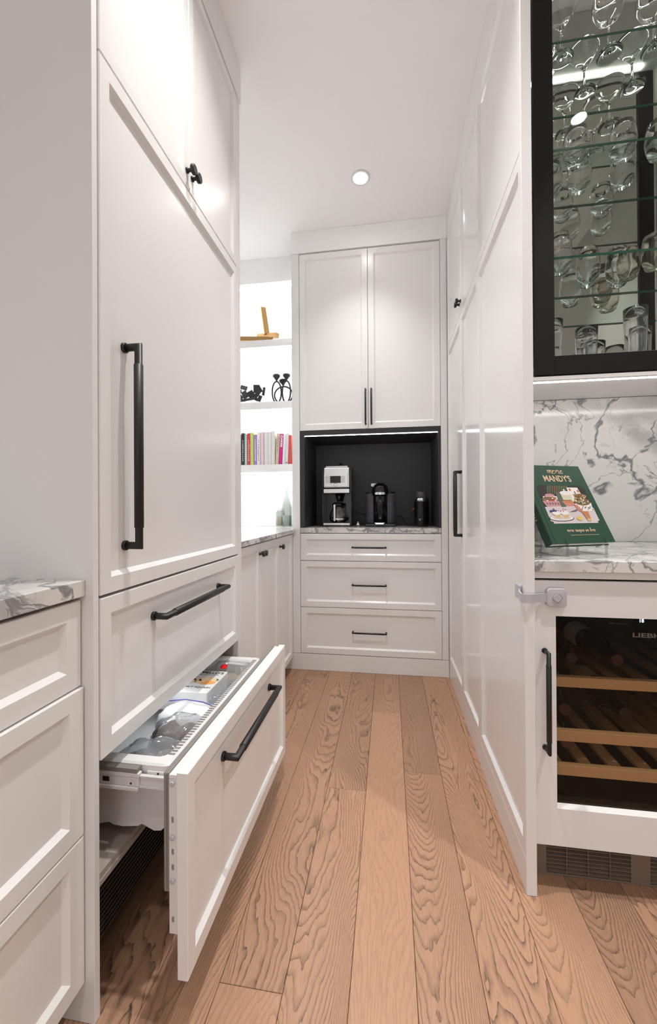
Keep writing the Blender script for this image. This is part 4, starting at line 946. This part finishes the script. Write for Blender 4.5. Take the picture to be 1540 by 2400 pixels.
# bottle, jar, mill on the alcove worktop
ZA = .9032
t = thing('swing_top_bottle', 'clear swing-top glass bottle, partly filled, on the alcove worktop', 'bottle', (-.742, 2.84, ZA))
c_ = (-.742, 2.84, ZA)
obj('glass_body', MB().lathe([(.030, 0), (.037, .005), (.037, .14), (.030, .18), (.016, .225), (.013, .262), (.015, .266), (.015, .276), (.011, .276), (.010, .25), (.026, .18), (.034, .14), (.034, .008), (.001, .006)], c_, seg=32, cap=False), 'bottleglass', t)
colour('liquid', (.55, .60, .58), .1)
obj('contents', MB().lathe([(.032, .009), (.033, .085)], c_, seg=28), 'liquid', t)
st = obj('stopper', MB().lathe([(.010, .277), (.012, .285), (.012, .296), (.006, .302)], c_, seg=20), 'plastic', t)
obj('wire_bail', MB().tube([(c_[0]+.014, 2.825, ZA+.268), (c_[0]+.018, 2.82, ZA+.285), (c_[0]+.004, 2.82, ZA+.300), (c_[0]-.008, 2.822, ZA+.29), (c_[0]-.014, 2.826, ZA+.27), (c_[0]+.014, 2.82, ZA+.262), (c_[0]+.034, 2.818, ZA+.235), (c_[0]+.038, 2.818, ZA+.225)], .0014, 6), 'steel', t)
t = thing('clamp_jar', 'squat glass clamp jar of pale contents beside the swing-top bottle', 'jar', (-.803, 2.87, ZA))
c_ = (-.800, 2.87, ZA)
obj('glass_body', MB().lathe([(.030, 0), (.034, .004), (.034, .10), (.028, .115), (.028, .122), (.025, .122), (.025, .113), (.031, .098), (.031, .008), (.001, .006)], c_, seg=30, cap=False), 'bottleglass', t)
colour('flour', (.75, .70, .55), .9)
obj('contents', MB().lathe([(.029, .009), (.030, .075)], c_, seg=24), 'flour', t)
obj('lid', MB().lathe([(.028, .1225), (.030, .125), (.030, .134), (.024, .138)], c_, seg=28), 'bottleglass', t)
obj('clamp_ring', MB().lathe([(.0295, .117), (.0302, .1175), (.0302, .121), (.0295, .1215)], c_, seg=28, cap=False).tube([(c_[0]-.030, c_[1]-.01, ZA+.12), (c_[0]-.037, c_[1]-.012, ZA+.10), (c_[0]-.038, c_[1]-.012, ZA+.06), (c_[0]-.035, c_[1]-.01, ZA+.05)], .0015, 6), 'steel', t)
t = thing('pepper_mill', 'black mill mostly hidden by the coffee cabinet edge', 'pepper mill', (-.672, 2.83, ZA))
obj('body', MB().lathe([(.024, 0), (.025, .01), (.022, .04), (.025, .15), (.024, .17)], (-.672, 2.83, ZA), seg=24), 'blkgloss', t)
obj('crank_cap', MB().lathe([(.022, .1702), (.024, .19), (.016, .21), (.006, .215)], (-.672, 2.83, ZA), seg=24), 'steel', t)

# ------------------------------------------------------------------ freezer contents
def blob(cx_, cy_, cz, rx, ry, rz, seed=0., amp=.18, fr_=14., nu=36, nv=20, power=.75):
    mb = MB(); V = []; F = []
    sg = lambda a: math.copysign(abs(a)**power, a)
    for j in range(nv+1):
        ph = -PI/2+PI*j/nv
        for i in range(nu):
            th_ = 2*PI*i/nu; d_ = Vector((sg(math.cos(ph))*sg(math.cos(th_)), sg(math.cos(ph))*sg(math.sin(th_)), sg(math.sin(ph))))
            p = Vector((d_.x*rx, d_.y*ry, d_.z*rz)); q = Vector((p.x*fr_*1.6, p.y*fr_*1.6, p.z*fr_*1.6+seed))
            k = 1+amp*(noise.noise(q)+.6*abs(noise.noise(q*2.3))+.35*noise.noise(q*5.1))
            V.append((cx_+p.x*k, cy_+p.y*k, cz+p.z*k))
    for j in range(nv):
        for i in range(nu): F.append((j*nu+i, j*nu+(i+1) % nu, (j+1)*nu+(i+1) % nu, (j+1)*nu+i))
    return mb.add(V, F, 0, True)
zb = .3475
colour('frozen_brown', (.10, .05, .035), .4); colour('frozen_grey', (.16, .16, .17), .4); colour('ginger', (.55, .43, .26), .7); colour('zip_violet', (.10, .07, .42), .3); colour('label_red', (.65, .01, .02), .4); colour('ink', (.03, .03, .03), .6)
zt = .442
def fbag(label, cx_, cy_, rx, ry, z1, seed, stuffing, lump, cat='freezer bag', hgt=None):
    h = (z1-zb)/2 if hgt is None else hgt
    t = thing('freezer_bag', label, cat, (cx_, cy_, zb), 'bags in the freezer drawer')
    if stuffing:
        for i, (dx, dy, dz, r) in enumerate(lump): obj('frozen_food', blob(cx_+dx, cy_+dy, z1-h+dz, r, r*1.1, r*.8, seed+i*3, .25, 22, 20, 12), stuffing, t)
    obj('film', blob(cx_, cy_, z1-h+.004, rx, ry, h*1.02, seed, .20, 16), 'bag', t)
    return t
t1 = fbag('crumpled clear freezer bag nearest the open drawer end', -.580, .900, .084, .056, .458, 2.0, 'frozen_grey', [(-.035, 0, .004, .034), (.03, .008, .004, .032), (0, -.012, .008, .030)])
obj('zip_seal', MB().tube([(-.66, .862, .449), (-.62, .858, .457), (-.575, .856, .459), (-.535, .862, .455)], .0012, 5), 'zip_violet', t1)
t2 = fbag('clear freezer bag of dark brown food in the middle of the drawer', -.572, 1.010, .070, .062, .464, 5.0, 'frozen_brown', [(.020, -.012, .010, .034), (-.034, .005, .012, .034), (.016, .030, .004, .028)])
t3 = thing('freezer_bag', 'large white zip freezer bag with a violet seal beside the boxed food', 'freezer bag', (-.60, 1.11, zb), 'bags in the freezer drawer')
obj('film', blob(-.60, 1.112, .398, .092, .064, .052, 8.0, .14, 12), 'plastic', t3)
obj('zip_seal', MB().tube([(-.68, 1.132, .449), (-.62, 1.138, .455), (-.56, 1.130, .455), (-.519, 1.118, .450)], .0016, 5), 'zip_violet', t3)
t = thing('food_box', 'white pasta box with squash picture lying in the freezer drawer', 'food box', (-.65, 1.262, zb))
bx = obj('carton', MB().box(-.735, -.570, 1.180, 1.345, .395, .459, bev=.003), 'plastic', t)
zt_ = .4593
text("CAPPELLO'S", bx, (-.695, 1.318, zt_), (1, 0, 0), (0, 1, 0), width=.118, height=.016, mat='ink', bold=.0004, extr=.0002)
text('ALMOND FLOUR PASTA', bx, (-.688, 1.306, zt_), (1, 0, 0), (0, 1, 0), width=.10, height=.006, mat='rubber', extr=.0002)
text('BUTTERNUT SQUASH', bx, (-.712, 1.207, zt_), (1, 0, 0), (0, 1, 0), width=.136, height=.012, mat='ink', bold=.0003, extr=.0002)
text('RAVIOLI', bx, (-.69, 1.196, zt_), (1, 0, 0), (0, 1, 0), width=.03, height=.005, mat='ink', extr=.0002)
mb = MB(); mts = [colour('squash', (.80, .38, .12), .6), colour('squash_pale', (.85, .62, .36), .6), colour('squash_cream', (.78, .74, .55), .6), colour('sage', (.12, .16, .08), .6), colour('plum', (.3, .08, .06), .6)]
def bell(cx_, cy_, rx, ry, mi, z, an=0):
    mb.add([(cx_+rx*math.cos(a)*math.cos(an)-ry*math.sin(a)*math.sin(an), cy_+rx*math.cos(a)*math.sin(an)+ry*math.sin(a)*math.cos(an), z) for a in [2*PI*k/24 for k in range(24)]], [list(range(24))], mi)
bell(-.612, 1.262, .034, .026, 1, zt_+.0001, .3); bell(-.600, 1.248, .026, .013, 0, zt_+.0002, .2); bell(-.668, 1.252, .020, .014, 2, zt_+.0001); bell(-.645, 1.262, .020, .016, 4, zt_+.00005); bell(-.640, 1.266, .018, .006, 2, zt_+.0003, -.7); bell(-.586, 1.272, .014, .010, 3, zt_+.00005)
bell(-.62, 1.272, .022, .010, 1, zt_+.0003, .4)
obj('squash_picture', mb, mts, bx, fix=False)
t4 = fbag('clear bag of ginger root at the far end of the drawer', -.580, 1.388, .078, .042, .462, 11., 'ginger', [(0.005, -.010, .006, .030), (.042, -.004, .004, .026), (-.035, .0, .002, .030)])
obj('paper_label', MB().prism([(-.59, 1.385, .470), (-.528, 1.396, .462), (-.533, 1.425, .458), (-.592, 1.418, .466)], (0, 0, .0008)), 'paper', t4)
obj('red_sticker', MB().lathe([(.013, 0), (.013, .0008)], (-.592, 1.361, .4685), (0, -.3, 1), 20), 'label_red', t4)
t5 = fbag('empty crinkled clear bag between the box and the vent slots', -.537, 1.235, .026, .095, .456, 14., None, [])
